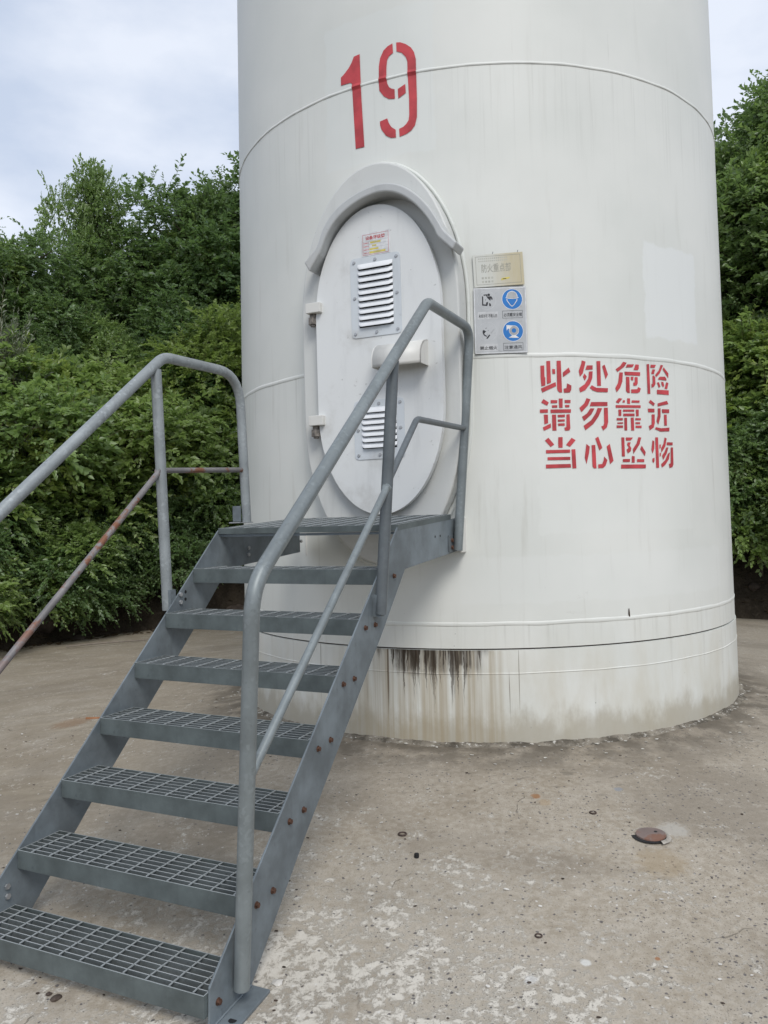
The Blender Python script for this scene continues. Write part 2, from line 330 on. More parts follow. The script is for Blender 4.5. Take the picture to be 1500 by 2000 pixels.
GLYPHS = {
'a': [[5172,2267,5293,2268,5291,2197,5314,2195,5310,2148,5182,2142,5167,2196],[5365,2295,5487,2296,5492,2164,5362,2155],[5540,2246,5635,2246,5637,2217,5548,2217],[5166,2129,5638,2167,5654,2143,5205,2104],[5695,2296,5829,2297,5839,2104,5757,2104,5701,2114,5682,2127],[5882,2225,6082,2256,6133,2230,5884,2197],[6012,2159,6153,2146,6141,2120,6093,2104,5898,2102,5895,2127,5986,2130]],
'b': [[6526,2300,6658,2293,6547,2221,6446,2200,6413,2237,6504,2279],[6693,2270,6895,2271,6890,2246,6637,2243],[6604,2221,6680,2201,6606,2176,6546,2202],[6759,2233,6888,2235,6868,2193,6781,2157,6609,2118,6435,2104,6408,2131,6599,2155,6733,2192],[7034,2298,7169,2299,7164,2147,7033,2147],[7231,2268,7321,2278,7431,2218,7340,2188],[6841,2149,6997,2134,7413,2133,7396,2108,7029,2108,6865,2118,6769,2134]],
'c': [[8017,2301,8152,2296,8060,2272,7788,2236,7720,2252,7897,2274],[8166,2286,8446,2289,8373,2270,8108,2266],[8498,2289,8637,2289,8631,2264,8593,2254,8412,2254,8458,2269],[8052,2240,8683,2242,8677,2220,8068,2218],[7860,2234,7989,2234,7961,2179,7867,2139,7728,2110,7682,2136,7793,2168],[8107,2209,8240,2208,8233,2108,8145,2109,8086,2121],[8295,2210,8401,2211,8387,2188,8298,2189],[8452,2210,8573,2209,8564,2171,8517,2157,8387,2154,8384,2174,8444,2176],[8575,2148,8688,2140,8638,2118,8549,2110,8292,2108,8289,2131,8533,2134]],
'd': [[8972,2296,9083,2298,9088,2110,8968,2109],[9148,2295,9388,2297,9324,2277,9133,2276],[9225,2267,9345,2266,9274,2236,9156,2237],[9253,2229,9332,2219,9334,2175,9267,2158,9155,2148,9152,2172,9210,2177,9214,2224],[9607,2300,9728,2298,9551,2245,9386,2220,9336,2232,9517,2265],[9751,2287,9976,2250,9956,2220,9700,2273],[9554,2224,9800,2227,9859,2215,9866,2203,9460,2205,9493,2216],[9405,2184,9495,2189,9561,2161,9484,2152],[9605,2192,9707,2192,9741,2170,9697,2159,9620,2172],[9852,2192,9956,2188,9893,2155,9880,2148,9756,2151],[9392,2139,9958,2141,9949,2112,9384,2111]],
'e': [[5232,2065,5403,2044,5346,2024,5162,2044],[5115,2002,5366,2003,5363,1982,5111,1981],[5233,1971,5361,1970,5359,1919,5240,1912],[5190,1894,5443,1917,5445,1892,5217,1873],[5463,2058,5677,2057,5667,2040,5460,2039],[5495,2026,5672,2027,5669,2012,5503,2012],[5723,2067,5850,2067,5840,2011,5727,2011],[5911,2058,6109,2058,6102,2040,5914,2040],[5919,2028,6065,2028,6062,2014,5924,2014],[5450,2001,6109,2002,6105,1981,5450,1980],[5492,1970,5621,1970,5618,1873,5489,1874],[5668,1968,5909,1970,5906,1954,5679,1953],[5670,1940,5897,1941,5894,1928,5675,1927],[5673,1916,5892,1917,5890,1902,5677,1902],[5957,1970,6061,1972,6070,1885,6033,1873,5891,1872,5874,1891,5943,1893]],
'f': [[6644,2070,6777,2063,6682,2026,6458,1984,6392,2010,6558,2037],[6795,2046,7376,2048,7370,2024,6746,2021],[6769,2008,6905,2007,6799,1972,6537,1930,6471,1956,6636,1975],[7016,2010,7177,2009,7035,1957,6842,1911,6570,1874,6514,1901,6773,1934,6947,1979],[7242,2012,7379,2013,7376,1925,7323,1892,7187,1872,7121,1898,7196,1902,7230,1918]],
'g': [[7800,2074,7932,2071,7785,2042,7698,2047,7692,2053],[7958,2062,8031,2061,8020,2048,7930,2047],[8117,2074,8233,2075,8225,2041,8117,2042],[8302,2063,8616,2064,8608,2050,8286,2049],[7671,2030,8652,2034,8648,2018,7675,2014],[7768,2003,7880,2003,7871,1964,7767,1964],[7945,2004,8385,2006,8382,1993,7942,1991],[7947,1979,8388,1981,8384,1965,7944,1963],[8445,2006,8566,2007,8556,1966,8452,1965],[7693,1950,7925,1951,7921,1937,7690,1936],[7710,1923,7927,1925,7925,1916,7716,1914],[7683,1905,7922,1905,7919,1891,7679,1889],[7982,1953,8088,1953,8078,1875,7972,1875],[8234,1955,8352,1956,8354,1875,8236,1875],[8415,1953,8640,1953,8637,1941,8412,1940],[8409,1927,8608,1928,8605,1917,8415,1916],[8412,1906,8659,1907,8656,1892,8417,1892]],
'h': [[9078,2072,9275,2050,9209,2034,9000,2056],[8952,2016,9242,2017,9236,1994,8965,1993],[9109,1980,9241,1981,9236,1926,9181,1899,9003,1879,8964,1906,9092,1917],[9396,2052,9841,2073,9914,2053,9401,2033],[9397,2021,9526,2022,9510,1968,9392,1917,9316,1940,9385,1977],[9584,2017,9941,2019,9934,1996,9597,1993],[9675,1983,9809,1984,9798,1914,9674,1913],[9277,1901,9509,1895,9920,1902,9902,1878,9478,1874,9230,1888]],
'i': [[5351,1831,5532,1789,5418,1775,5240,1814],[5669,1833,5809,1833,5797,1769,5664,1770,5659,1796],[6098,1828,6232,1814,6039,1774,5910,1786],[5264,1756,6036,1757,6033,1738,5264,1736],[5307,1713,6035,1713,6032,1695,5304,1695],[5246,1669,6041,1670,6051,1648,5249,1646],[6085,1758,6211,1759,6225,1643,6096,1643]],
'j': [[6586,1790,6698,1774,6669,1737,6570,1668,6516,1708],[6762,1783,6890,1784,6905,1641,6817,1641,6769,1653],[6898,1824,7003,1835,7131,1767,7031,1750],[7187,1713,7300,1691,7229,1658,7139,1643,6964,1642,6969,1665,7107,1667,7168,1691],[7291,1775,7405,1791,7518,1687,7390,1666]],
'k': [[7841,1831,7954,1831,7951,1713,7838,1713],[8011,1831,8292,1831,8200,1813,8014,1811],[8073,1801,8197,1801,8151,1782,8210,1766,8184,1746,8070,1732,8022,1756,8085,1763,8108,1772,8049,1785],[8506,1834,8627,1832,8547,1790,8285,1729,8271,1760,8428,1796],[8632,1782,8790,1741,8748,1716,8566,1760],[7867,1697,8144,1698,8131,1679,7863,1679],[8223,1717,8332,1714,8322,1675,8205,1675],[8421,1697,8716,1697,8712,1679,8416,1679],[7795,1663,8775,1664,8768,1640,7790,1639]],
'l': [[9102,1817,9180,1811,9168,1765,9089,1733,9040,1758],[9230,1836,9355,1836,9353,1644,9224,1643],[9410,1791,9469,1792,9457,1769,9403,1766],[9404,1736,9464,1741,9448,1719,9407,1714],[9071,1701,9162,1708,9155,1685,9110,1673,9057,1685],[9662,1837,9762,1831,9676,1780,9489,1741,9482,1770,9606,1800],[9765,1807,10051,1808,10045,1789,9750,1789],[9725,1774,9828,1774,9739,1737,9559,1694,9507,1721,9640,1747],[9790,1734,9897,1744,9831,1700,9640,1662,9486,1645,9452,1667,9649,1693],[9944,1775,10057,1775,10049,1667,9990,1649,9850,1643,9822,1669,9912,1673]],
'1': [[-1157,4209,-1044,4221,-847,4251,-726,4280,-635,4314,-412,4318,-396,4170,-379,4034,-305,3720,-632,3722,-690,3978,-725,4144,-785,4155,-1157,4158]],
'9': [[764,4326,777,4266,641,4252,573,4231,542,4190,529,4124,555,4083,617,4057,693,4045,803,4036,806,3977,595,3984,427,4008,274,4050,261,4099,274,4203,325,4253,450,4296,597,4316],[893,4326,1023,4322,1210,4303,1382,4275,1478,4243,1534,4197,1535,4112,1540,3953,1525,3837,1457,3788,1329,3759,1165,3743,936,3733,925,3783,1070,3791,1173,3806,1250,3827,1274,3859,1280,3962,1250,4123,1252,4193,1200,4223,1065,4255,896,4270],[910,4033,1166,4055,1177,3999,921,3973],[271,3855,530,3864,576,3834,663,3804,807,3782,814,3733,642,3737,475,3757,323,3801,274,3832]],
}
# ---------------------------------------------------------------- mesh helpers
THETA = R(65.31272)
TW = Vector((0.7989, 6.7085, 0.0))                      # tower axis on the ground
TR0, TTAP = 1.9786, 0.012926                            # radius at the ground, taper per metre
def tower_r(z): return TR0 - TTAP * z
def frame_point(a, b, z):                               # a to the right of the door, b outwards from the tower axis
    c, s = math.cos(THETA), math.sin(THETA)
    return Vector((TW.x + s * a - c * b, TW.y - c * a - s * b, z))
def ground_z(x, y):
    r = math.hypot(x - TW.x, y - TW.y)
    return -.42 * math.tanh(max(0, r - 2) * .27)

class MB:                                               # collects shapes that become ONE mesh object
    def __init__(self, shift=(0, 0, 0)): self.v, self.f, self.uv, self.sm, self.s = [], [], {}, [], Vector(shift)
    def add(self, verts, faces, smooth=False):
        o = len(self.v); self.v += [tuple(p) for p in verts]; self.f += [tuple(i + o for i in q) for q in faces]; self.sm += [smooth] * len(faces)
    def box(self, a0, a1, b0, b1, z0, z1):
        P = [(a, -b, z) for z in (z0, z1) for b in (b0, b1) for a in (a0, a1)]
        self.add(P, [(0, 1, 3, 2), (4, 6, 7, 5), (0, 4, 5, 1), (2, 3, 7, 6), (0, 2, 6, 4), (1, 5, 7, 3)])
    def prism_a(self, poly, a0, a1):                    # outline in (b, z), thickness along a
        n = len(poly); P = [(a0, -b, z) for b, z in poly] + [(a1, -b, z) for b, z in poly]
        self.add(P, [tuple(range(n)), tuple(range(2 * n - 1, n - 1, -1))] + [(i, i + n, (i + 1) % n + n, (i + 1) % n) for i in range(n)])
    def prism_b(self, poly, b0, b1, smooth=False):      # outline in (a, z), thickness along b
        n = len(poly); P = [(a, -b0, z) for a, z in poly] + [(a, -b1, z) for a, z in poly]
        self.add(P, [tuple(range(n - 1, -1, -1)), tuple(range(n, 2 * n))]); self.add(P, [(i, (i + 1) % n, (i + 1) % n + n, i + n) for i in range(n)], smooth)
    def band_b(self, outer, inner, b0, b1, closed=True):
        n = len(outer); P = [(a, -b1, z) for a, z in outer] + [(a, -b1, z) for a, z in inner] + [(a, -b0, z) for a, z in outer] + [(a, -b0, z) for a, z in inner]
        F = []
        for i in range(n if closed else n - 1):
            j = (i + 1) % n
            F += [(i, j, j + n, i + n), (i + 2 * n, i + 3 * n, j + 3 * n, j + 2 * n), (i, i + 2 * n, j + 2 * n, j), (i + n, j + n, j + 3 * n, i + 3 * n)]
        if not closed:
            for i in (0, n - 1): F.append((i, i + n, i + 3 * n, i + 2 * n))
        self.add(P, F)
    def tube(self, path, r, n=14, caps=True, smooth=True):   # path of (a, b, z); r scalar or list
        P = [Vector((p[0], -p[1], p[2])) for p in path]; m = len(P)
        rr = r if isinstance(r, (list, tuple)) else [r] * m
        t0 = (P[1] - P[0]).normalized(); ref = Vector((0, 0, 1)) if abs(t0.z) < .9 else Vector((1, 0, 0))
        u = t0.cross(ref).normalized(); V = []
        for i in range(m):
            t = (P[min(i + 1, m - 1)] - P[max(i - 1, 0)]).normalized()
            u = (u - t * u.dot(t)).normalized(); w = t.cross(u)
            for k in range(n):
                q = 2 * math.pi * k / n; V.append(P[i] + (u * math.cos(q) + w * math.sin(q)) * rr[i])
        F = [(i * n + k, i * n + (k + 1) % n, (i + 1) * n + (k + 1) % n, (i + 1) * n + k) for i in range(m - 1) for k in range(n)]
        self.add(V, F, smooth)
        if caps: self.add(V, [tuple(range(n - 1, -1, -1)), tuple(range((m - 1) * n, m * n))])
    def disc(self, c, axis, r, h, n=6, r2=None, smooth=False):   # short prism (bolt head, washer): c (a,b,z), axis in the same frame
        c = Vector((c[0], -c[1], c[2])); ax = Vector((axis[0], -axis[1], axis[2])).normalized()
        u = ax.orthogonal().normalized(); w = ax.cross(u); r2 = r if r2 is None else r2
        V = [c + (u * math.cos(2 * math.pi * k / n) + w * math.sin(2 * math.pi * k / n)) * q + ax * d for q, d in ((r, 0), (r2, h)) for k in range(n)]
        self.add(V, [tuple(range(n - 1, -1, -1)), tuple(range(n, 2 * n))]); self.add(V, [(k, (k + 1) % n, (k + 1) % n + n, k + n) for k in range(n)], smooth)
    def mesh(self, name, mat):
        me = bpy.data.meshes.new(name)
        s = self.s
        me.from_pydata([(p[0] - s.x, p[1] - s.y, p[2] - s.z) for p in self.v], [], self.f)
        me.polygons.foreach_set('use_smooth', self.sm); me.materials.append(mat); me.update()
        bm = bmesh.new(); bm.from_mesh(me); bmesh.ops.recalc_face_normals(bm, faces=bm.faces); bm.to_mesh(me); bm.free()
        return me
    def build(self, name, mat, parent=None, bevel=0.0):
        o = bpy.data.objects.new(name, self.mesh(name, mat)); COL.objects.link(o)
        if parent: o.parent = parent
        if bevel:
            md = o.modifiers.new('bevel', 'BEVEL'); md.width = bevel; md.segments = 2; md.limit_method = 'ANGLE'; md.angle_limit = R(40)
        return o

def copy_obj(o, parent=None, loc=None):
    c = o.copy(); COL.objects.link(c)
    if parent: c.parent = parent
    if loc is not None: c.location = loc
    return c
def tag(o, label=None, cat=None, group=None, kind=None):
    for k, v in (('label', label), ('category', cat), ('group', group), ('kind', kind)):
        if v: o[k] = v
    return o
def thing(name, loc, rotz, label, cat, group=None):
    o = bpy.data.objects.new(name, None); COL.objects.link(o); o.empty_display_size = .2
    o.location = loc; o.rotation_euler = (0, 0, rotz)
    return tag(o, label, cat, group)
def fillet(pts, rad, n=7):                              # round the inner corners of a polyline
    pts = [Vector(p) for p in pts]; out = [pts[0]]
    for i in range(1, len(pts) - 1):
        p, a, b = pts[i], (pts[i - 1] - pts[i]).normalized(), (pts[i + 1] - pts[i]).normalized()
        ang = a.angle(b); r = rad[i - 1] if isinstance(rad, (list, tuple)) else rad
        t = r / math.tan(ang / 2); t = min(t, .49 * (pts[i - 1] - p).length, .49 * (pts[i + 1] - p).length)
        A, B = p + a * t, p + b * t
        for k in range(n + 1):
            s = k / n; out.append(A * (1 - s) ** 2 + p * 2 * s * (1 - s) + B * s ** 2)
    return out + [pts[-1]]

ROT = THETA - R(90)
rng = random.Random(7)

# ---------------------------------------------------------------- ground and bank
def ring_sheet(name, radii, nseg, hfun, mat):
    V, Fc = [], []
    for r in radii:
        for k in range(nseg):
            q = 2 * math.pi * k / nseg; x, y = TW.x + r * math.cos(q), TW.y + r * math.sin(q); V.append((x, y, hfun(x, y, r, q)))
    for i in range(len(radii) - 1):
        for k in range(nseg):
            j = (k + 1) % nseg; Fc.append((i * nseg + k, (i + 1) * nseg + k, (i + 1) * nseg + j, i * nseg + j))
    me = bpy.data.meshes.new(name); me.from_pydata(V, [], Fc); me.materials.append(mat); me.polygons.foreach_set('use_smooth', [True] * len(Fc)); me.update()
    o = bpy.data.objects.new(name, me); COL.objects.link(o); return tag(o, kind='structure')
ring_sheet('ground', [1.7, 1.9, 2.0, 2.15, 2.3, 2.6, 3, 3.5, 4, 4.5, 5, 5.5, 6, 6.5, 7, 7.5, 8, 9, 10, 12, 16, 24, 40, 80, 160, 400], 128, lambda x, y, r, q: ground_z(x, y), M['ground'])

from mathutils import noise as mn
def bank_z(x, y):
    r = math.hypot(x - TW.x, y - TW.y); q = math.atan2(y - TW.y, x - TW.x)
    side = min(1, max(0, (math.sin(q) + .42) / .5)); side = side * side * (3 - 2 * side)
    e = 7.75 + .35 * mn.noise(Vector((3 * math.cos(q), 3 * math.sin(q), 1.3)))
    d = r - e
    if d <= 0: h = d * .5
    else: h = .95 * (1 - math.exp(-d / .45)) + .62 * min(d, 9) + .25 * mn.noise(Vector((x * .8, y * .8, 0))) * min(1, d) + .16 * mn.noise(Vector((x * 2.3, y * 2.3, 4))) * min(1, d * 2)
    if r > 45: h -= (r - 45) * .8
    return -.44 + h * side - (1 - side) * .5 * min(1, max(0, d + .3))
bank = ring_sheet('hillside', [7.2 + .12 * i for i in range(24)] + [10.2 + .5 * i for i in range(16)] + [19, 22, 27, 35, 45, 60], 200, lambda x, y, r, q: bank_z(x, y), M['hill'])

# ---------------------------------------------------------------- the tower
tower = thing('wind_turbine_tower', TW, ROT, 'huge white round steel tower with red number 19 and oval door', 'tower')
def shell(name, zs, mat, off=0.0, nseg=256, close=False):
    mb = MB(); V = []
    me = bpy.data.meshes.new(name)
    for z in zs:
        for k in range(nseg + 1):
            ph = -math.pi + 2 * math.pi * k / nseg; r = tower_r(z) + off; V.append((r * math.sin(ph), -r * math.cos(ph), z))
    n1 = nseg + 1
    Fc = [(i * n1 + k, i * n1 + k + 1, (i + 1) * n1 + k + 1, (i + 1) * n1 + k) for i in range(len(zs) - 1) for k in range(nseg)]
    me.from_pydata(V, [], Fc); uvl = me.uv_layers.new(name='UVMap')
    for p in me.polygons:
        for li, vi in zip(p.loop_indices, p.vertices):
            k = vi % n1; uvl.data[li].uv = ((-math.pi + 2 * math.pi * k / nseg) * 2.0, V[vi][2])
    me.materials.append(mat); me.polygons.foreach_set('use_smooth', [True] * len(Fc)); me.update()
    o = bpy.data.objects.new(name, me); COL.objects.link(o); o.parent = tower; return o
shell('foundation_ring', [-.15, .1, .25, .4232, .5635], M['tower'], .006)
shell('tower_shell', [.5725, .719, 1.2, 1.8, 2.333, 3.2, 4.118, 5.5, 8, 12, 18, 26], M['tower'])
shell('flange_gap', [.55, .568, .59], M['joint'], -.014)
# rims that close the two plates at the flange joint
for z, off in ((.5635, .006), (.5725, 0.0)):
    mb = MB(); n = 160
    V = [((tower_r(z) + off - d) * math.sin(2 * math.pi * k / n), -(tower_r(z) + off - d) * math.cos(2 * math.pi * k / n), z) for d in (0, .03) for k in range(n)]
    mb.add(V, [(k, (k + 1) % n, (k + 1) % n + n, k + n) for k in range(n)]); mb.build('flange_rim', M['bead'], tower)
def seam(z, w, h, seed, gap=None):
    mb = MB(); n = 360; V = []; m = 7
    for k in range(n):
        ph = -math.pi + 2 * math.pi * k / n
        ww = w * (1 + .22 * mn.noise(Vector((ph * 14, seed, 0)))); hh = h * (1 + .35 * mn.noise(Vector((ph * 22, seed, 3)))); dz = .004 * mn.noise(Vector((ph * 9, seed, 7)))
        for i in range(m):
            q = math.pi * i / (m - 1); zz = z + dz + ww * math.cos(q); r = tower_r(zz) + (.006 if z < .55 else 0) + hh * math.sin(q) - .0015
            V.append((r * math.sin(ph), -r * math.cos(ph), zz))
    mb.add(V, [(k * m + i, ((k + 1) % n) * m + i, ((k + 1) % n) * m + i + 1, k * m + i + 1) for k in range(n) for i in range(m - 1)], True)
    o = mb.build('weld_seam', M['tower'], tower); uvl = o.data.uv_layers.new(name='UVMap')
    for l in o.data.loops:
        c = o.data.vertices[l.vertex_index].co; uvl.data[l.index].uv = (math.atan2(c.x, -c.y) * 2.0, c.z)
    return o
seam(4.118, .010, .0065, 1.1); seam(2.333, .015, .0048, 2.7); seam(.719, .014, .0048, 5.2); seam(.4232, .005, .004, 8.8)

# red stencil lettering wrapped on the shell
def wrap_glyph(name, polys, off):
    bm = bmesh.new()
    for p in polys:
        pts = [(p[i] / 10000.0, p[i + 1] / 1000.0) for i in range(0, len(p), 2)]
        vs = [bm.verts.new((ph * 2.0, z, 0)) for ph, z in pts]
        try: bm.faces.new(vs)
        except ValueError: pass
    bmesh.ops.triangulate(bm, faces=bm.faces[:])
    us = [v.co.x for v in bm.verts]; u0, u1 = min(us), max(us); q = math.ceil(u0 / .03) * .03
    while q < u1:
        bmesh.ops.bisect_plane(bm, geom=bm.verts[:] + bm.edges[:] + bm.faces[:], plane_co=(q, 0, 0), plane_no=(1, 0, 0)); q += .03
    for zc in (4.098, 4.108, 4.118, 4.128, 4.138):
        bmesh.ops.bisect_plane(bm, geom=bm.verts[:] + bm.edges[:] + bm.faces[:], plane_co=(0, zc, 0), plane_no=(0, 1, 0))
    for v in bm.verts:
        ph, z = v.co.x / 2.0, v.co.y; lift = .0095 * max(0, 1 - abs(z - 4.118) / .0185) ; r = tower_r(z) + off + lift
        v.co = (r * math.sin(ph), -r * math.cos(ph), z)
    me = bpy.data.meshes.new(name); bm.to_mesh(me); bm.free(); me.materials.append(M['red'])
    o = bpy.data.objects.new(name, me); COL.objects.link(o); o.parent = tower; return o
for key, polys in GLYPHS.items(): wrap_glyph('painted_number' if key in '19' else 'painted_character', polys, .003)

chip = wrap_glyph('rust_chip', [[7868, 775, 7900, 778, 7915, 752, 7925, 728, 7880, 726, 7860, 745]], .0035); chip.data.materials[0] = M['joint']
# ---------------------------------------------------------------- door
def oval(ca, hw, z0, z1, e, n=24):                      # straight sides between z0 and z1, half ellipses of height e
    P = [(ca + hw * math.cos(math.pi * k / n), z1 + e * math.sin(math.pi * k / n)) for k in range(n + 1)]
    return P + [(ca - hw * math.cos(math.pi * k / n), z0 - e * math.sin(math.pi * k / n)) for k in range(n + 1)]
o_ring = oval(.028, .535, 2.0, 2.66, .915, 30); o_in = oval(.05, .40, 2.06, 2.62, .64, 30)
BF = 2.0
mb = MB(); mb.band_b(o_ring, o_in, 1.70, BF)
frame = mb.build('door_frame', M['frame'], tower, .012)
# weld bead where the frame meets the shell
mb = MB(); pts = oval(.028, .548, 2.0, 2.66, .925, 40); path = []
for a, z in pts + pts[:1]:
    r = tower_r(z); path.append((a, math.sqrt(r * r - a * a) + .004, z))
path = [p for i, p in enumerate(path) if i == 0 or (Vector(p) - Vector(path[i - 1])).length > 1e-4]
mb.tube(path, [.013 * (1 + .3 * mn.noise(Vector((i * .7, 2, 1)))) for i in range(len(path))], 8, False); mb.build('frame_weld', M['bead'], tower)
leaf_o = oval(.052, .42, 2.05, 2.63, .655, 34)
mb = MB(); mb.prism_b(leaf_o, 2.022, 2.062); door = mb.build('door', M['door'], tower, .004)
tag(door, 'white oval door leaf')
mb = MB(); g0 = oval(.05, .405, 2.05, 2.63, .64, 30); mb.prism_b(g0, 1.99, 2.0225); mb.build('door_gasket', M['frame'], tower)
# rain hood: an arched angle over the upper half of the frame, ends kicked outwards
hood_o = [(-.404, 2.985), (-.318, 3.06), (-.258, 3.185), (-.172, 3.278), (-.05, 3.342), (.075, 3.372), (.18, 3.370), (.275, 3.334), (.369, 3.262), (.446, 3.172), (.501, 3.08), (.535, 3.02), (.605, 2.945)]
hood_i = [(-.362, 2.912), (-.292, 3.008), (-.228, 3.126), (-.148, 3.214), (-.038, 3.278), (.068, 3.308), (.165, 3.308), (.252, 3.276), (.335, 3.212), (.408, 3.124), (.455, 3.044), (.484, 2.983), (.572, 2.897)]
def dense(P, n=4):
    out = []
    for i in range(len(P) - 1):
        p0, p1, p2, p3 = P[max(i - 1, 0)], P[i], P[i + 1], P[min(i + 2, len(P) - 1)]
        if i in (0, len(P) - 2): out.append(p1); continue
        for k in range(n):
            t = k / n; out.append(tuple(.5 * (2 * p1[c] + (p2[c] - p0[c]) * t + (2 * p0[c] - 5 * p1[c] + 4 * p2[c] - p3[c]) * t * t + (3 * p1[c] - p0[c] - 3 * p2[c] + p3[c]) * t ** 3) for c in (0, 1)))
    return out + [P[-1]]
hood_i = [(a + .18 * (c - a), b + .18 * (d - b)) for (a, b), (c, d) in zip(hood_i, hood_o)]
ho, hi_ = dense(hood_o), dense(hood_i)
mb = MB(); mb.band_b(ho, hi_, BF - .01, 2.135, False); mb.build('rain_hood', M['hood'], tower, .009)

def vent(z0, z1, lz0, lz1, nl):
    a0, a1 = -.115, .222
    rect = [(a0 + .025, z0), (a1 - .025, z0), (a1 - .007, z0 + .007), (a1, z0 + .025), (a1, z1 - .025), (a1 - .007, z1 - .007), (a1 - .025, z1), (a0 + .025, z1), (a0 + .007, z1 - .007), (a0, z1 - .025), (a0, z0 + .025), (a0 + .007, z0 + .007)]
    mb = MB(); mb.prism_b(rect, 2.0615, 2.0665); vp = mb.build('vent_panel', M['vent'], tower, .0015)
    l0, l1 = -.063, .172; pitch = (lz1 - lz0) / nl; first = None
    for i in range(nl):
        zt = lz1 - pitch * i
        if first is None:
            # bulged louvre: top joins the panel, lower lip stands proud over a dark slot
            mb = MB(); N = 12; V = []; w = pitch * .92
            rows = [(0, .0), (.25, .006), (.55, .013), (.8, .017), (1.0, .018)]
            for t, d in rows:
                for j in range(N + 1):
                    s = j / N; e = min(s, 1 - s) * (l1 - l0); ends = min(1, e / .018); ends = math.sqrt(max(0, 1 - (1 - ends) ** 2))
                    zz = -w * t * (.62 + .38 * ends); V.append((l0 + (l1 - l0) * s, -(2.067 + d * (.25 + .75 * ends)), zz))
            mb.add(V, [(r_ * (N + 1) + j, r_ * (N + 1) + j + 1, (r_ + 1) * (N + 1) + j + 1, (r_ + 1) * (N + 1) + j) for r_ in range(4) for j in range(N)], True)
            first = mb.build('louver', M['louver'], vp); first.location = (0, 0, zt)
            ms = MB(); ms.box(l0 + .004, l1 - .002, 2.0668, 2.0676, -pitch * 1.02, -pitch * .80)
            slot0 = ms.build('louver_slot', M['dark'], vp); slot0.location = (0, 0, zt)
        else:
            copy_obj(first, vp, (0, 0, zt)); copy_obj(slot0, vp, (0, 0, zt))
    sb = None; zm = (z0 + z1) / 2
    for a, z in ((a0 + .026, z0 + .026), (.055, z0 + .024), (a1 - .026, z0 + .026), (a0 + .026, zm), (a1 - .026, zm), (a0 + .026, z1 - .026), (.055, z1 - .024), (a1 - .026, z1 - .026)):
        if sb is None:
            mb = MB(); mb.disc((0, 2.0664, 0), (0, 1, 0), .0115, .006, 10, .008, True); sb = mb.build('vent_bolt', M['zinc'], vp); sb.location = (a, 0, z)
        else: copy_obj(sb, vp, (a, 0, z))
    return vp
vent(2.484, 2.976, 2.545, 2.935, 10); vent(1.735, 2.096, 1.800, 2.052, 7)

# half-round lock cover on the door
mb = MB(); n = 14; A0, A1 = .075, .385; zb, zt, bb = 2.268, 2.422, 2.0618; dep = .125
prof = [(bb + dep * math.sin(math.pi / 2 * min(1, k / (n - 3))) if k < n - 2 else bb + dep, zt - (zt - zb) * (1 - math.cos(math.pi / 2 * k / (n - 1)))) for k in range(n)]
V = [(a, -b, z) for a in (A0, A1) for b, z in prof]
mb.add(V, [(k, k + n, k + n + 1, k + 1) for k in range(n - 1)], True)
for o_ in (0, n):
    V2 = [V[o_ + k] for k in range(n)] + [(A0 if o_ == 0 else A1, -bb, zb)]
    mb.add(V2, [tuple(range(n + 1))])
lc = mb.build('lock_cover', M['cover'], tower); sol = lc.modifiers.new('wall', 'SOLIDIFY'); sol.thickness = .006; sol.offset = -1
# hinges with their pins
for zt in (2.738, 2.028):
    mb = MB(); mb.box(-.425, -.322, 2.0, 2.095, zt - .062, zt); h = mb.build('hinge', M['cover'], tower, .003)
    mb = MB(); mb.disc((-.395, 2.05, zt - .085), (0, 0, 1), .022, .024, 12, None, True); mb.disc((-.395, 2.05, zt - .128), (0, 0, 1), .031, .043, 6); mb.disc((-.395, 2.05, zt - .14), (0, 0, 1), .018, .012, 10)
    mb.build('hinge_pin', M['bolt_dirty'], h)
# welded lugs that carry the landing
mb = MB(); mb.box(.512, .530, 1.79, 1.975, 1.155, 1.365); lug = mb.build('mounting_lug', M['cover'], tower, .003)
for z in (1.29, 1.20):
    mb = MB(); mb.disc((.530, 1.86, z), (1, 0, 0), .014, .012, 6); mb.build('lug_bolt', M['cover'], lug)
mb = MB(); mb.box(-.601, -.586, 1.74, 1.875, 1.14, 1.36); mb.build('mounting_lug', M['cover'], tower, .003)
# ---------------------------------------------------------------- staircase
SB = frame_point(-.062, 4.30, 0); SB.z = -.24
stair = thing('access_staircase', SB, ROT, 'grey steel grating staircase with pipe handrails leading to the tower door', 'staircase')
SH = (-.062, -4.30, -.24)
outline = [(4.40, -.232), (4.392, -.100), (2.812, 1.330), (2.800, 1.312), (1.935, 1.362), (1.935, 1.163), (2.735, 1.112), (3.035, .824), (3.794, .143), (4.185, -.232)]
for a0, a1 in ((.480, .488), (-.612, -.604)):
    mb = MB(SH); mb.prism_a(outline if a0 > 0 else [(max(b, 1.86) if b < 2 else b, z) for b, z in outline], a0, a1); st_ = mb.build('stringer', M['plate'], stair, .0015)
    mb = MB(SH); s_ = 1 if a0 > 0 else -1; e = a1 if a0 > 0 else a0
    p0, p1 = min(e, e + s_ * .075), max(e, e + s_ * .075); zf = lambda b: -.2215 - (b - 4.165) * .078
    mb.prism_a([(4.165, zf(4.165)), (4.41, zf(4.41)), (4.41, zf(4.41) + .010), (4.165, zf(4.165) + .010)], p0, p1); pl = mb.build('foot_plate', M['plate'], stair, .001)
    mb = MB(SH); mb.disc((e + s_ * .042, 4.335, zf(4.335) + .0103), (0, -.078, 1), .014, .0008, 14); mb.build('bolt_hole', M['dark'], pl)
    # weld line
    mb = MB(SH); mb.tube([(e + s_ * .002, 4.17 + .017 * i, zf(4.17 + .017 * i) + .012 + .002 * (i % 2)) for i in range(14)], .0045, 6); mb.build('foot_weld', M['plate'], pl)

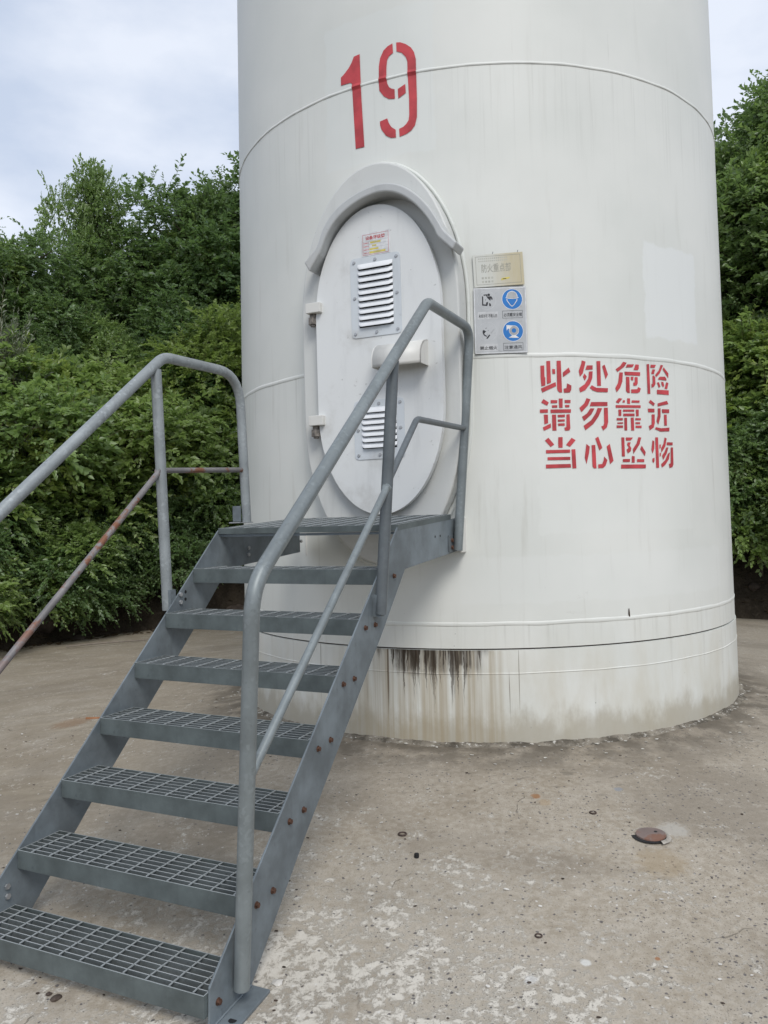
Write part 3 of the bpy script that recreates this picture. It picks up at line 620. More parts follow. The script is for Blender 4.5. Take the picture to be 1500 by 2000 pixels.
# treads: one built, the others copies
TA0, TA1 = -.603, .479
def tread_at(k):
    return (0, -(2.817 + .228 * k) + 4.30, 1.34 - .208 * k + .24)
def make_tread(width0, width1, depth, ht, nbar, nrod, name):
    mb = MB((-.062, 0, 0))
    mb.box(width0, width1, -.005, 0, -ht, 0); mb.box(width0, width1, -depth, -depth + .005, -ht * .8, 0)
    mb.box(width0, width0 + .005, -depth + .0052, -.0052, -ht, 0); mb.box(width1 - .005, width1, -depth + .0052, -.0052, -ht, 0)
    t = mb.build(name, M['tread'], stair, .001)
    b0 = None
    for i in range(1, nbar + 1):
        y = depth * i / (nbar + 1)
        if b0 is None:
            m2 = MB((-.062, 0, 0)); m2.box(width0 + .0052, width1 - .0052, -.002, .002, -.032, -.001); b0 = m2.build('bearing_bar', M['bar'], t); b0.location = (0, y, 0)
        else: copy_obj(b0, t, (0, y, 0))
    r0 = None; w = width1 - width0
    for i in range(nrod):
        x = width0 + w * (i + .72) / (nrod + .2)
        if r0 is None:
            m2 = MB(); m2.tube([(0, -depth + .006 + (depth - .012) * j / 8, -.0015 + (.0012 if j % 2 else 0)) for j in range(9)], .0036, 5); r0 = m2.build('cross_rod', M['rod'], t); r0.location = (x + .062, 0, 0)
        else: copy_obj(r0, t, (x + .062, 0, 0))
    return t
tread = make_tread(TA0, TA1, .212, .074, 6, 11, 'tread')
kids = list(tread.children)
tread.location = tread_at(1)
for k in range(2, 8):
    c = copy_obj(tread, stair, tread_at(k))
    for ch in kids: copy_obj(ch, c)
land = make_tread(-.604, .488, .785, .032, 25, 11, 'landing_grating')
land.location = tread_at(0); land.rotation_euler = (R(3.3), 0, 0)
# bent scrap edges of the landing grating
mb = MB(SH); mb.box(-.603, .479, 2.74, 2.80, 1.292, 1.304); mb.build('landing_angle', M['plate'], stair, .001)

# bolts: rusty outside right, zinc inside left
def hexbolt(a, b, z, s, mat, r=.0098, h=.009, name='bolt'):
    mb = MB(SH)
    if mat is M['rust']: mb.disc((a, b, z), (s, 0, 0), r * 1.25, .002, 14)
    mb.disc((a + s * .002, b, z), (s, 0, 0), r, h, 6); return mb.build(name, mat, stair)
for k in range(1, 8):
    bk, zk = 2.817 + .228 * k, 1.34 - .208 * k
    for db, dz in ((-.060, -.046), (-.163, -.041)):
        if k == 7: db += -.0
        hexbolt(.488, bk + db, zk + dz + rng.uniform(-.004, .004), 1, M['rust'])
for b, z in ((2.532, 1.219), (2.534, 1.18), (3.156, 1.007), (3.157, .967), (4.239, -.029), (4.238, -.068), (1.93, 1.235)): hexbolt(-.604, b, z, 1, M['zinc'], .0115, .009)
mb = MB(SH)
for b, z in ((3.110, 1.016), (3.112, .978)): mb.disc((-.6042, b, z), (1, 0, 0), .009, .0012, 10)
for b, z in ((2.30, 1.262), (2.22, 1.264)): mb.disc((.4878, b, z), (1, 0, 0), .007, .0012, 10)
mb.build('drilled_hole', M['dark'], stair)
mb = MB(SH); mb.box(.489, .497, 2.035, 2.095, 1.165, 1.262); clip = mb.build('splice_clip', M['post'], stair, .001)
mb = MB(SH)
for z in (1.232, 1.190): mb.disc((.497, 2.055, z), (1, 0, 0), .012, .010, 6)
mb.build('clip_bolt', M['rust'], clip)

# handrails
def pipe(name, pts, rad, r, mat, n=16, parent=stair):
    mb = MB(SH); P = fillet(pts, rad); Q = [P[0]]
    for i in range(1, len(P)):
        d = (P[i] - P[i - 1]).length
        if d < 1e-4: continue
        Q.append(P[i])
    mb.tube(Q, r, n); return mb.build(name, mat, parent)
pipe('handrail', [(.516, 4.262, -.165), (.606, 4.272, 1.166), (.607, 2.628, 2.480), (.608, 1.945, 2.482), (.519, 2.012, 1.170)], [.20, .12, .11], .0275, M['rail'])
pipe('rail_post', [(.520, 3.110, .930), (.599, 3.068, 2.105)], 0, .0275, M['post'])
pipe('mid_rail', [(.566, 4.262, .532), (.566, 3.110, 1.512)], 0, .0165, M['rail'])
pipe('mid_rail', [(.566, 3.070, 1.560), (.566, 2.715, 1.872), (.569, 1.995, 1.890)], .09, .0165, M['post'])
pipe('handrail', [(-.640, 4.38, -.165), (-.682, 4.385, 1.262), (-.677, 3.150, 2.247), (-.669, 2.485, 2.257), (-.647, 2.474, 1.366)], [.2, .16, .20], .0275, M['galv'])
pipe('rail_post', [(-.646, 3.202, .930), (-.676, 3.212, 2.170)], 0, .0275, M['galv'])
pipe('mid_rail', [(-.666, 4.38, .655), (-.664, 3.224, 1.640)], 0, .0155, M['rustrail'])
pipe('mid_rail', [(-.664, 3.19, 1.650), (-.657, 2.480, 1.684)], 0, .0145, M['rustrail'])
for p in ((.566, 3.110, 1.512), (-.664, 3.226, 1.642), (-.657, 2.482, 1.684), (.569, 1.99, 1.890)):
    mb = MB(SH); mb.disc((p[0], p[1] - .012, p[2]), (0, 1, .3), .021, .022, 10, .018, True); mb.build('rail_weld', M['rustrail'] if p[0] < 0 else M['rail'], stair)
mb = MB(SH); mb.box(-.70, -.625, 2.44, 2.58, 1.366, 1.372); mb.build('post_plate', M['zinc'], stair, .001)
mb = MB(SH); mb.box(-.725, -.668, 2.50, 2.507, 1.375, 1.468); mb.build('kick_bracket', M['plate'], stair, .001)
for a0, a1, b, z in ((.486, .53, 3.11, .97), (-.66, -.61, 3.2, .985)):
    mb = MB(SH); mb.box(a0, a1, b - .02, b + .02, z - .05, z + .05); mb.build('post_bracket', M['plate'], stair)

# ---------------------------------------------------------------- signs on the tower
def text_polys(body, size, bold=0.0):
    cu = bpy.data.curves.new('lettering', 'FONT'); cu.body = body; cu.size = size; cu.offset = bold; cu.resolution_u = 3
    o = bpy.data.objects.new('lettering', cu); COL.objects.link(o)
    dg = bpy.context.evaluated_depsgraph_get(); me = bpy.data.meshes.new_from_object(o.evaluated_get(dg))
    V = [tuple(v.co) for v in me.vertices]; F = [tuple(p.vertices) for p in me.polygons]
    bpy.data.objects.remove(o); bpy.data.curves.remove(cu); bpy.data.meshes.remove(me)
    return V, F
class Plate:                                            # flat print on a plate: (x right, z up) in metres, y = towards the viewer
    def __init__(self, ob): self.ob = ob
    def put(self, name, V, F, mat, lift):
        me = bpy.data.meshes.new(name); me.from_pydata([(x, -lift, z) for x, z in V], [], F); me.materials.append(mat); me.update()
        o = bpy.data.objects.new(name, me); COL.objects.link(o); o.parent = self.ob; return o
    def poly(self, name, P, mat, lift): return self.put(name, P, [tuple(range(len(P)))], mat, lift)
    def polys(self, name, Ps, mat, lift):
        V, F = [], []
        for P in Ps: F.append(tuple(range(len(V), len(V) + len(P)))); V += P
        return self.put(name, V, F, mat, lift)
    def ring(self, name, P, Q, mat, lift):
        n = len(P); return self.put(name, P + Q, [(i, (i + 1) % n, (i + 1) % n + n, i + n) for i in range(n)], mat, lift)
    def text(self, name, body, x0, x1, z0, z1, mat, lift, bold=0.0):
        V, F = text_polys(body, 1.0, bold); xs = [v[0] for v in V]; ys = [v[1] for v in V]
        ax, bx, ay, by = min(xs), max(xs), min(ys), max(ys)
        return self.put(name, [(x0 + (v[0] - ax) / (bx - ax) * (x1 - x0), z0 + (v[1] - ay) / (by - ay) * (z1 - z0)) for v in V], F, mat, lift)
def circ(cx, cz, r, n=32, r2=None): r2 = r if r2 is None else r2; return [(cx + r * math.cos(2 * math.pi * k / n), cz + r2 * math.sin(2 * math.pi * k / n)) for k in range(n)]
def rect(x0, x1, z0, z1): return [(x0, z0), (x1, z0), (x1, z1), (x0, z1)]
def frame_lines(x0, x1, z0, z1, t): return rect(x0, x1, z0, z1), rect(x0 + t, x1 - t, z0 + t, z1 - t)
def sign_empty(name, phi, z, label, cat, tilt=0.0, off=.006):
    r = tower_r(z) + off; p = frame_point(r * math.sin(phi), r * math.cos(phi), z)
    o = thing(name, p, ROT + phi, label, cat); o.rotation_euler = (R(-.74), tilt, ROT + phi); return o

m_alu = mat_steel('aluminium_sign', (.42, .43, .435), .45, .35, .10, .0); m_blue = plain('sign_blue', (.008, .165, .50), .4, 0, .5, .08)
m_black = plain('print_black', (.014, .014, .018), .5); m_pale = plain('print_pale', (.66, .67, .68), .5); m_grey2 = plain('sign_grey', (.50, .51, .515), .5); m_grey = plain('print_grey', (.36, .37, .38), .5)
def faded():
    k = NT('faded_sign_sheet'); p = k.coord(); x = k.sep(p)[0]
    st = k.noise(k.mapping(p, (40, 1, 8)), 1.0, 4, .6)
    f = k.math('ADD', k.step(x, -.10, .13), k.mul(k.math('SUBTRACT', st, .5), .6))
    return k.done(k.mix(f, (.58, .59, .55), (.50, .445, .30)), .5, 0, .4)
m_fade = faded(); m_eng = plain('engraved_grey', (.30, .295, .25), .6); m_tag = plain('yellow_tape', (.62, .52, .10), .5); m_paper = plain('label_paper', (.66, .67, .68), .5); m_pred = plain('print_red', (.48, .05, .06), .5)

# safety plate with four pictograms: coordinates read on a 1000-wide grid
sg = sign_empty('safety_sign', .397, 2.545, 'square grey metal safety plate with two blue round pictograms, below the faded fire plate', 'sign')
W_, H_ = .158, .200
mb = MB(); mb.box(-W_, W_, 0, .003, -H_, H_)
pl = mb.build('sign_plate', m_alu, sg, .001); S = Plate(sg)
def g(x, y):                                            # zoom grid -> plate
    u = (x - 218 - (y - 800) * .0155) / 843.0; v_ = (y - 800 + (x - 218) * .0415) / 1053.0 if False else (y - (800 - (x - 218) * .0415)) / (1054.0)
    return (-W_ + 2 * W_ * u, H_ - 2 * H_ * v_)
def G(L): return [g(*p) for p in L]
def gc(cx, cy, r, n=32): return [g(cx + r * math.cos(2 * math.pi * k / n), cy - r * math.sin(2 * math.pi * k / n)) for k in range(n)]
e = .0034
S.ring('plate_edge', *frame_lines(-W_ + .002, W_ - .002, -H_ + .002, H_ - .002, .005), m_pale, e)
for cx, cy in ((838, 970), (845, 1480)):
    S.poly('blue_disc', gc(cx, cy, 160), m_blue, e); S.ring('disc_rim', gc(cx, cy, 168), gc(cx, cy, 159), m_pale, e + .0004)
dome = [(745, 945), (752, 905), (770, 870), (800, 848), (835, 838), (870, 846), (902, 868), (920, 900), (926, 940), (940, 935), (938, 950), (890, 962), (838, 966), (780, 962), (736, 955), (735, 942)]
S.poly('helmet', G(dome), m_pale, e + .0006)
S.poly('helmet_fill', G([(838 + (x - 838) * .88, 905 + (y - 905) * .84) for x, y in dome]), m_grey, e + .0010)
face = [(748, 968), (752, 1000), (770, 1022), (800, 1065), (835, 1092), (872, 1062), (900, 1020), (918, 995), (922, 962)]
inn = [(760, 968), (763, 995), (780, 1016), (806, 1053), (835, 1078), (866, 1052), (890, 1014), (906, 992), (910, 964)]
S.put('face_line', G(face) + G(inn), [(i, i + 1, i + 10, i + 9) for i in range(8)], m_pale, e + .0006)
S.ring('fan_volute', gc(860, 1470, 78), gc(860, 1470, 36), m_grey, e + .0006)
S.ring('fan_outline', gc(860, 1470, 80), gc(860, 1470, 74), m_pale, e + .0010)
S.polys('fan_body', [G([(740, 1384), (850, 1390), (812, 1425), (786, 1452), (768, 1438), (744, 1474)]), G([(832, 1546), (888, 1546), (942, 1586), (776, 1586)])], m_pale, e + .0007)
S.polys('no_entry_figure', [gc(465, 903, 21, 14), G([(447, 930), (505, 925), (527, 960), (522, 985), (508, 980), (500, 955), (490, 1000), (462, 975), (435, 948)]), G([(420, 1026), (454, 1016), (450, 1052), (438, 1084), (420, 1080)]), G([(466, 1034), (494, 1044), (500, 1084), (472, 1084)]), G([(356, 922), (376, 936), (376, 1056), (424, 1058), (424, 1080), (356, 1076)]), G([(380, 900), (442, 894), (446, 938), (426, 932), (422, 914), (384, 920)]), gc(412, 985, 7, 8)], m_black, e)
S.polys('no_fire_mark', [G([(358, 1500), (360, 1475), (378, 1465), (395, 1475), (418, 1490), (400, 1500), (395, 1515), (382, 1520), (395, 1540), (415, 1552), (430, 1562), (420, 1575), (385, 1558), (365, 1530)]), G([(405, 1437), (425, 1425), (412, 1450)]), G([(415, 1600), (452, 1550), (470, 1535), (480, 1550), (438, 1606)]), G([(440, 1460), (455, 1475), (450, 1485)])], m_black, e)
S.polys('match_stick', [G([(486, 1512), (540, 1443), (552, 1450), (498, 1520)]), G([(428, 1520), (452, 1528), (440, 1552), (422, 1546)])], m_grey, e + .0005)
S.polys('worn_rings', [], m_pale, e) if False else None
S.ring('worn_ring', gc(430, 990, 150), gc(430, 990, 146), m_grey2, e - .0002); S.ring('worn_ring', gc(440, 1490, 152), gc(440, 1490, 149), m_grey2, e - .0002)
def gt(name, body, x0, x1, y0, y1, bold=.006):
    a, b = g(x0, y1), g(x1, y0); S.text(name, body, a[0], b[0], a[1], b[1], m_black, e + .0004, bold)
gt('lettering', '未经许可 不得入内', 300, 592, 1205, 1275); gt('lettering', '必须戴安全帽', 700, 988, 1180, 1252); gt('lettering', '禁止烟火', 314, 592, 1716, 1786, .012); gt('lettering', '注意通风', 706, 988, 1700, 1768, .006)
for x0, x1, y0, y1 in ((680, 1002, 1158, 1278), (688, 1005, 1672, 1792)):
    P, Q = G([(x0, y0), (x1, y0 - 12), (x1, y1 - 12), (x0, y1)]), G([(x0 + 5, y0 + 5), (x1 - 5, y0 - 7), (x1 - 5, y1 - 17), (x0 + 5, y1 - 5)]); S.ring('text_box', P, Q, m_black, e)
for x0, x1, y0, y1 in ((285, 606, 1180, 1296), (290, 600, 1690, 1806)):
    S.poly('text_panel', G([(x0, y0), (x1, y0 - 12), (x1, y1 - 12), (x0, y1)]), m_grey2, e - .0003)
# faded fire plate above, slightly askew
fs = sign_empty('fire_sign', .395, 2.852, 'faded yellowish fire notice plate above the blue pictogram plate', 'sign', R(-2.0))
FW, FH = .151, .099
mb = MB(); mb.box(-FW, FW, 0, .003, -FH, FH); mb.build('sign_plate', m_fade, fs, .001); P_ = Plate(fs)
P_.ring('border_line', *frame_lines(-FW + .016, FW - .016, -FH + .014, FH - .012, .0022), m_eng, e)
P_.text('lettering', '防火重点部', -FW + .050, FW - .075, -.012, .040, m_eng, e, .004)
V_ = []
for row, (z, n_) in enumerate(((.073, 15), (.058, 15))):
    for i in range(n_): x = -FW + .034 + i * .0118; V_.append(rect(x, x + .0075, z - .004, z + .003))
for z in (-.045, -.068):
    for i in range(4): x = -FW + .048 + i * .019; V_.append(rect(x, x + .012, z - .006, z + .006))
P_.polys('faded_print', V_, plain('faded_print', (.42, .42, .37), .6), e - .0002)
P_.poly('yellow_tape', [(.012, -.066), (.066, -.056), (.062, -.047), (.016, -.052)], m_tag, e); P_.poly('tape_print', rect(.024, .044, -.0585, -.0545), m_black, e + .0003)
for x in (-.03, .12):
    mb = MB(); mb.tube([(x, .001, FH - .002), (x + .004, .003, FH + .012)], .0018, 5); mb.build('wire_tie', M['post'], fs)

# rating label on the door
lp = frame_point(.061, 2.0628, 3.05)
lb = thing('rating_label', lp, ROT, 'small white printed card with red heading stuck on the door above the vent', 'label')
LW, LH = .097, .071
mb = MB(); mb.box(-LW, LW, 0, .002, -LH, LH); mb.build('label_card', m_paper, lb); L_ = Plate(lb); e = .0024
L_.ring('border_line', *frame_lines(-LW + .010, LW - .010, -LH + .006, LH - .010, .0020), m_pred, e)
L_.text('heading', '设备评级牌', -LW + .030, LW - .034, .026, .050, m_pred, e, .02)
x0, x1 = -LW + .012, LW - .012; rows = [.018 - .0203 * i for i in range(5)]
L_.polys('table_line', [rect(x0, x1, z - .0006, z + .0006) for z in rows[:4]] + [rect(-.045, -.0436, rows[4] + .002, rows[0])], m_grey, e)
L_.polys('field_name', [rect(-.080 + .009 * i, -.075 + .009 * i, z - .0135, z - .006) for z in rows[:4] for i in range(4)], m_pred, e)
L_.polys('yellow_strip', [rect(-.036, .035, rows[0] - .015, rows[0] - .004), rect(-.024, .006, rows[1] - .015, rows[1] - .004), rect(-.042, .020, rows[2] - .015, rows[2] - .004), rect(-.042, .066, rows[3] - .0155, rows[3] - .003)], m_tag, e)
L_.polys('strip_print', [rect(-.012, .014, rows[0] - .011, rows[0] - .0085), rect(-.020, .002, rows[1] - .011, rows[1] - .0085), rect(-.015, .040, rows[3] - .010, rows[3] - .0085)], m_grey, e + .0004)

# ---------------------------------------------------------------- small things on the concrete
def ground_thing(mb, name, x, y, rz, mat, label, cat, group=None, dz=0.0):
    o = bpy.data.objects.new(name, mb.mesh(name, mat)); COL.objects.link(o); o.location = (x, y, ground_z(x, y) + dz); o.rotation_euler = (0, 0, rz); return tag(o, label, cat, group)
def pebble(r, seed, flat=.6):
    bm = bmesh.new(); bmesh.ops.create_icosphere(bm, subdivisions=2, radius=r)
    for v in bm.verts:
        d = 1 + .45 * mn.noise(v.co / r * 1.1 + Vector((seed * 3.1, seed, 0))) + .2 * mn.noise(v.co / r * 2.7 + Vector((0, seed, 5))); v.co *= d; v.co.z *= flat
    mb = MB(); mb.v = [tuple(v.co) for v in bm.verts]; mb.f = [tuple(v.index for v in f.verts) for f in bm.faces]; mb.sm = [False] * len(mb.f); bm.free(); return mb
# plug hole with its cover
hx, hy = 1.178, 3.640
hole = thing('plug_cover', (hx, hy, ground_z(hx, hy)), 0, 'round rusty metal plug cover sunk in the concrete', 'cover')
mb = MB(); mb.disc((0, 0, .0015), (0, 0, 1), .080, .0012, 28); mb.build('hole_edge', M['dark'], hole)
mb = MB(); mb.disc((0, 0, 0), (0, 0, 1), .068, .007, 28, .066); lid = mb.build('lid', mat_steel('plug_lid', (.21, .16, .145), .6, .2, .3, 0, .7), hole, .001); lid.location = (.009, .006, .0045); lid.rotation_euler = (R(1.5), R(-2.5), 0)
mb = MB(); mb.disc((.028, -.014, .0), (0, 0, 1), .008, .0008, 10); q = mb.build('lid_hole', M['dark'], lid); q.location = (0, 0, .0071)
mb = MB(); V = []; n = 26
for k in range(n):
    q = R(-70) + R(210) * k / (n - 1)
    for rr, zz in ((.073, .001), (.080, .010 + .003 * mn.noise(Vector((k * .5, 1, 1)))), (.098 + .012 * mn.noise(Vector((k * .3, 0, 2))), .001)): V.append((rr * math.cos(q), rr * math.sin(q), zz))
mb.add(V, [(k * 3 + i, (k + 1) * 3 + i, (k + 1) * 3 + i + 1, k * 3 + i + 1) for k in range(n - 1) for i in range(2)], True); mb.build('mortar_collar', plain('mortar', (.34, .315, .275), .95, 0, .2, .25, 30, .5), hole)
def washer(x, y, r, label):
    mb = MB(); mb.tube([(r * math.cos(2 * math.pi * k / 18), r * math.sin(2 * math.pi * k / 18), .003) for k in range(19)], r * .26, 6, False)
    ground_thing(mb, 'washer', x, y, 0, M['rust_dark'], label, 'washer', 'washers lying on the concrete')
washer(.981, 3.870, .015, 'small dark washer between the tower foot and the plug cover'); washer(.046, 3.731, .018, 'small dark washer lying right of the stair, nearest the tower foot'); washer(.530, 2.935, .012, 'small dark ring on the concrete nearest the bottom right corner')
mb = MB(); mb.disc((0, 0, 0), (0, 0, 1), .011, .018, 6); ground_thing(mb, 'nut', .104, 3.522, .4, M['dark'], 'tiny black nut standing on the concrete right of the stair', 'nut')
mb = pebble(.021, 2.0, .45); ground_thing(mb, 'chalk_stone', -.413, 2.735, .5, plain('pale_stone', (.52, .50, .46), .9), 'pale flat stone beside the stair foot plate', 'stone', None, .003)
mb = pebble(.017, 5.0, .5); ground_thing(mb, 'stone', .125, 2.225, .2, M['rock'], 'small brown stone at the bottom edge, right of the stair foot', 'stone', None, .005)
for i, (x, y, r, lab) in enumerate(((-1.17, 2.72, .018, 'flat brown pebble under the bottom step, left of the others'), (-1.205, 2.745, .011, 'small dark pebble beside the flat brown pebble under the bottom step'), (-.72, 2.42, .012, 'dark pebble in front of the bottom tread'), (-.88, 2.98, .010, 'dark pebble behind the bottom tread'), (.42, 2.33, .012, 'grey pebble on bare concrete near the bottom edge'))):
    ground_thing(pebble(r, 11 + i, .5), 'pebble', x, y, i, M['rock'], lab, 'pebble', 'pebbles on the concrete', .003)
mb = MB(); mb.tube([(0, 0, .006), (.12, .01, .010), (.26, -.01, .008), (.34, .02, .006)], [.010, .011, .009, .005], 7); ground_thing(mb, 'dry_stick', -2.36, 6.16, R(-8), plain('orange_wood', (.25, .12, .06), .8, 0, .2, .3), 'reddish brown stick lying left of the staircase', 'stick')
mb = MB(); mb.tube([(0, 0, .03), (.5, .05, .05), (1.0, .0, .04), (1.5, .12, .08)], [.012, .012, .010, .004], 6); ground_thing(mb, 'dead_branch', -4.55, 11.2, R(20), plain('dead_wood', (.20, .17, .14), .9), 'pale dead branch lying at the edge of the bushes on the left', 'branch')
# crumbling sealant and paint flakes round the tower foot, grit and leaf bits on the slab
def scatter(name, mat, pts):
    mb = MB()
    for x, y, z, s, t in pts:
        n = rng.choice((4, 5, 5, 6)); q0 = rng.random() * 6.28; tl = (rng.uniform(-t, t), rng.uniform(-t, t)); P = []
        for k in range(n):
            q = q0 + 2 * math.pi * k / n; r = s * rng.uniform(.55, 1.25); dx, dy = r * math.cos(q) * 1.25, r * math.sin(q) * .8; P.append((x + dx, y + dy, z + .002 + abs(t) * s * .5 + dx * tl[0] + dy * tl[1]))
        top = [(p[0], p[1], p[2] + min(.006, s * .3)) for p in P]; mb.add(P + top, [tuple(range(n, 2 * n))] + [(k, (k + 1) % n, (k + 1) % n + n, k + n) for k in range(n)])
    o = bpy.data.objects.new(name, mb.mesh(name, mat)); COL.objects.link(o); return tag(o, kind='stuff')
def foot_pts(n, spread, s0, s1, t):
    L = []
    for _ in range(n):
        q = rng.uniform(R(178), R(375)); r = 1.988 + abs(rng.gauss(0, spread)); x, y = TW.x + r * math.cos(q), TW.y + r * math.sin(q); L.append((x, y, ground_z(x, y), rng.uniform(s0, s1), t))
    return L
scatter('paint_flakes', plain('paint_flake', (.50, .48, .43), .8, 0, .3, .3, 40), foot_pts(60, .03, .004, .014, .2) + foot_pts(100, .20, .003, .010, .15))
def slab_pts(n, s0, s1):
    L = []
    for _ in range(n):
        y = 1.9 + 4.6 * rng.random() ** 1.5; x = rng.uniform(-.62, .60) * y; 
        if math.hypot(x - TW.x, y - TW.y) < 2.03: continue
        L.append((x, y, ground_z(x, y), rng.uniform(s0, s1), .15))
    return L
scatter('white_chips', plain('white_chip', (.58, .56, .52), .85), slab_pts(150, .002, .009))
scatter('dark_grit', plain('dark_grit', (.06, .045, .036), .9, 0, .2, .4, 60), slab_pts(260, .0015, .007))
# hard remains of sealant, a raised lip where shell meets slab
mb = MB(); V = []; n = 480
for k in range(n):
    q = math.pi * 2 * k / n
    for d, h in ((-.02, .020), (.006, .013), (.022, .007), (.055, .0)):
        w = mn.noise(Vector((math.cos(q) * 14, math.sin(q) * 14, d * 9))); w2 = mn.noise(Vector((math.cos(q) * 45, math.sin(q) * 45, d * 20)))
        r = 1.983 + d * (1 + .5 * w) + .006 * w2; x, y = TW.x + r * math.cos(q), TW.y + r * math.sin(q); V.append((x, y, ground_z(x, y) + max(.0, h * (1 + .7 * w + .35 * w2)) - (.003 if d == .055 else 0)))
mb.add(V, [(k * 4 + i, k * 4 + i + 1, ((k + 1) % n) * 4 + i + 1, ((k + 1) % n) * 4 + i) for k in range(n) for i in range(3)], True)
def sealant():
    k = NT('old_sealant'); p = k.coord(); a = k.noise(p, 7, 5, .65); b = k.noise(k.mapping(p, (1, 1, 3)), 26, 5, .7)
    c = k.mix(k.step(a, .38, .62), (.085, .074, .058), (.24, .215, .175)); c = k.mix(k.mul(k.step(b, .56, .66), .85), c, (.56, .545, .50)); c = k.mix(k.mul(k.step(b, .42, .34), .8), c, (.045, .04, .034))
    return k.done(c, .85, 0, .25, k.bump(b, .8, .006))
o = bpy.data.objects.new('sealant_lip', mb.mesh('sealant_lip', sealant())); COL.objects.link(o); tag(o, kind='stuff')
# ---------------------------------------------------------------- trees and shrubs
nrng = np.random.default_rng(11)
def unit(v): return v / np.maximum(np.linalg.norm(v, axis=-1, keepdims=True), 1e-9)
def crown_mesh(name, mat, blobs, n_spray, per, leaf, wide, seed, droop=.35, length=.5, flat=.35):
    """sprays of leaves growing along fine twigs, spread through the outer part of the blobs"""
    g = np.random.default_rng(seed)
    B = np.array(blobs, float); wts = (B[:, 3] ** 2); wts /= wts.sum()
    idx = g.choice(len(B), n_spray, p=wts)
    d = unit(g.normal(size=(n_spray, 3))); d[:, 2] = np.where(d[:, 2] < -.55, -d[:, 2] * .5, d[:, 2]); d = unit(d)
    rad = B[idx, 3] * (.70 + .34 * g.random(n_spray) ** .7); wob = 1 + .20 * np.sin(d[:, 0] * 5 + idx) * np.sin(d[:, 1] * 6 + 2 * idx) * np.cos(d[:, 2] * 5)
    base = B[idx, :3] + d * (rad * wob)[:, None] * np.array([1, 1, .9])
    # twig direction: outwards, a bit random, drooping with length
    tw = unit(d * .9 + g.normal(size=(n_spray, 3)) * .45 + np.array([0, 0, .25]))
    L = length * (.55 + .9 * g.random(n_spray))
    wild = g.random(n_spray) < .06                       # a tenth of the shoots reach out beyond the rest
    L = np.where(wild, L * 1.7, L); base = np.where(wild[:, None], base + tw * length * .25, base); tw[:, 2] = np.where(wild, np.abs(tw[:, 2]) + .35, tw[:, 2]); tw = unit(tw)
    side = unit(np.cross(tw, np.array([0, 0, 1.0]) + g.normal(size=(n_spray, 3)) * flat)); up = unit(np.cross(side, tw))
    t = (np.arange(per) + .5) / per
    tt = t[None, :] + g.normal(size=(n_spray, per)) * .03
    pos = base[:, None, :] + tw[:, None, :] * (L[:, None] * tt)[..., None]
    pos[..., 2] -= droop * L[:, None] * tt ** 2
    sgn = np.where(np.arange(per) % 2 == 0, 1.0, -1.0)[None, :, None]
    ld = unit(side[:, None, :] * sgn * (.9 - .5 * t)[None, :, None] + tw[:, None, :] * (.45 + .7 * t)[None, :, None] + g.normal(size=(n_spray, per, 3)) * .28 - np.array([0, 0, .30 * droop / .35]))
    nn = unit(up[:, None, :] * .35 + d[:, None, :] * .8 + g.normal(size=(n_spray, per, 3)) * .38 + np.array([0, 0, .3])); sd = unit(np.cross(nn, ld)); nn = np.cross(ld, sd)
    s = leaf * (.55 + .8 * g.random((n_spray, 1, 1))) * (.75 + .5 * g.random((n_spray, per, 1)))
    twig = np.stack([base, base + tw * L[:, None] * .5 - np.array([0, 0, 1.]) * (droop * L * .25)[:, None], base + tw * L[:, None] - np.array([0, 0, 1.]) * (droop * L)[:, None]], 1)
    p0 = pos; p2 = pos + ld * s
    mid = pos + ld * s * .45; fold = nn * s * (.08 + .10 * g.random((n_spray, per, 1)))
    p1 = mid + sd * s * wide + fold; p3 = mid - sd * s * wide + fold
    tip = p2 - nn * s * .10
    V = np.stack([p0, p1, tip, p3], 2).reshape(-1, 3); n = len(V) // 4
    w0 = side[:, None, :] * np.array([.004, .003, .001])[None, :, None]
    TV = np.concatenate([twig - w0, twig + w0], 1)       # six points per twig: a thin strip in two lengths
    k = np.arange(n) * 4
    tri = np.stack([np.stack([k, k + 2, k + 1], 1), np.stack([k, k + 3, k + 2], 1)], 1).reshape(-1)
    o_ = len(V) + np.arange(n_spray)[:, None] * 6
    tq = np.stack([o_ + np.array([0, 3, 4]), o_ + np.array([0, 4, 1]), o_ + np.array([1, 4, 5]), o_ + np.array([1, 5, 2])], 1).reshape(-1)
    nleaf = len(tri) // 3; tri = np.concatenate([tri, tq]); V = np.concatenate([V, TV.reshape(-1, 3)])
    me = bpy.data.meshes.new(name); me.vertices.add(len(V)); me.vertices.foreach_set('co', V.ravel().astype(np.float32))
    me.loops.add(len(tri)); me.loops.foreach_set('vertex_index', tri.astype(np.int32))
    me.polygons.add(len(tri) // 3); me.polygons.foreach_set('loop_start', np.arange(0, len(tri), 3, dtype=np.int32)); me.polygons.foreach_set('loop_total', np.full(len(tri) // 3, 3, np.int32))
    me.materials.append(mat); me.materials.append(M['twig']); me.polygons.foreach_set('material_index', np.concatenate([np.zeros(nleaf, np.int32), np.ones(len(tq) // 3, np.int32)])); me.update(calc_edges=True); return me
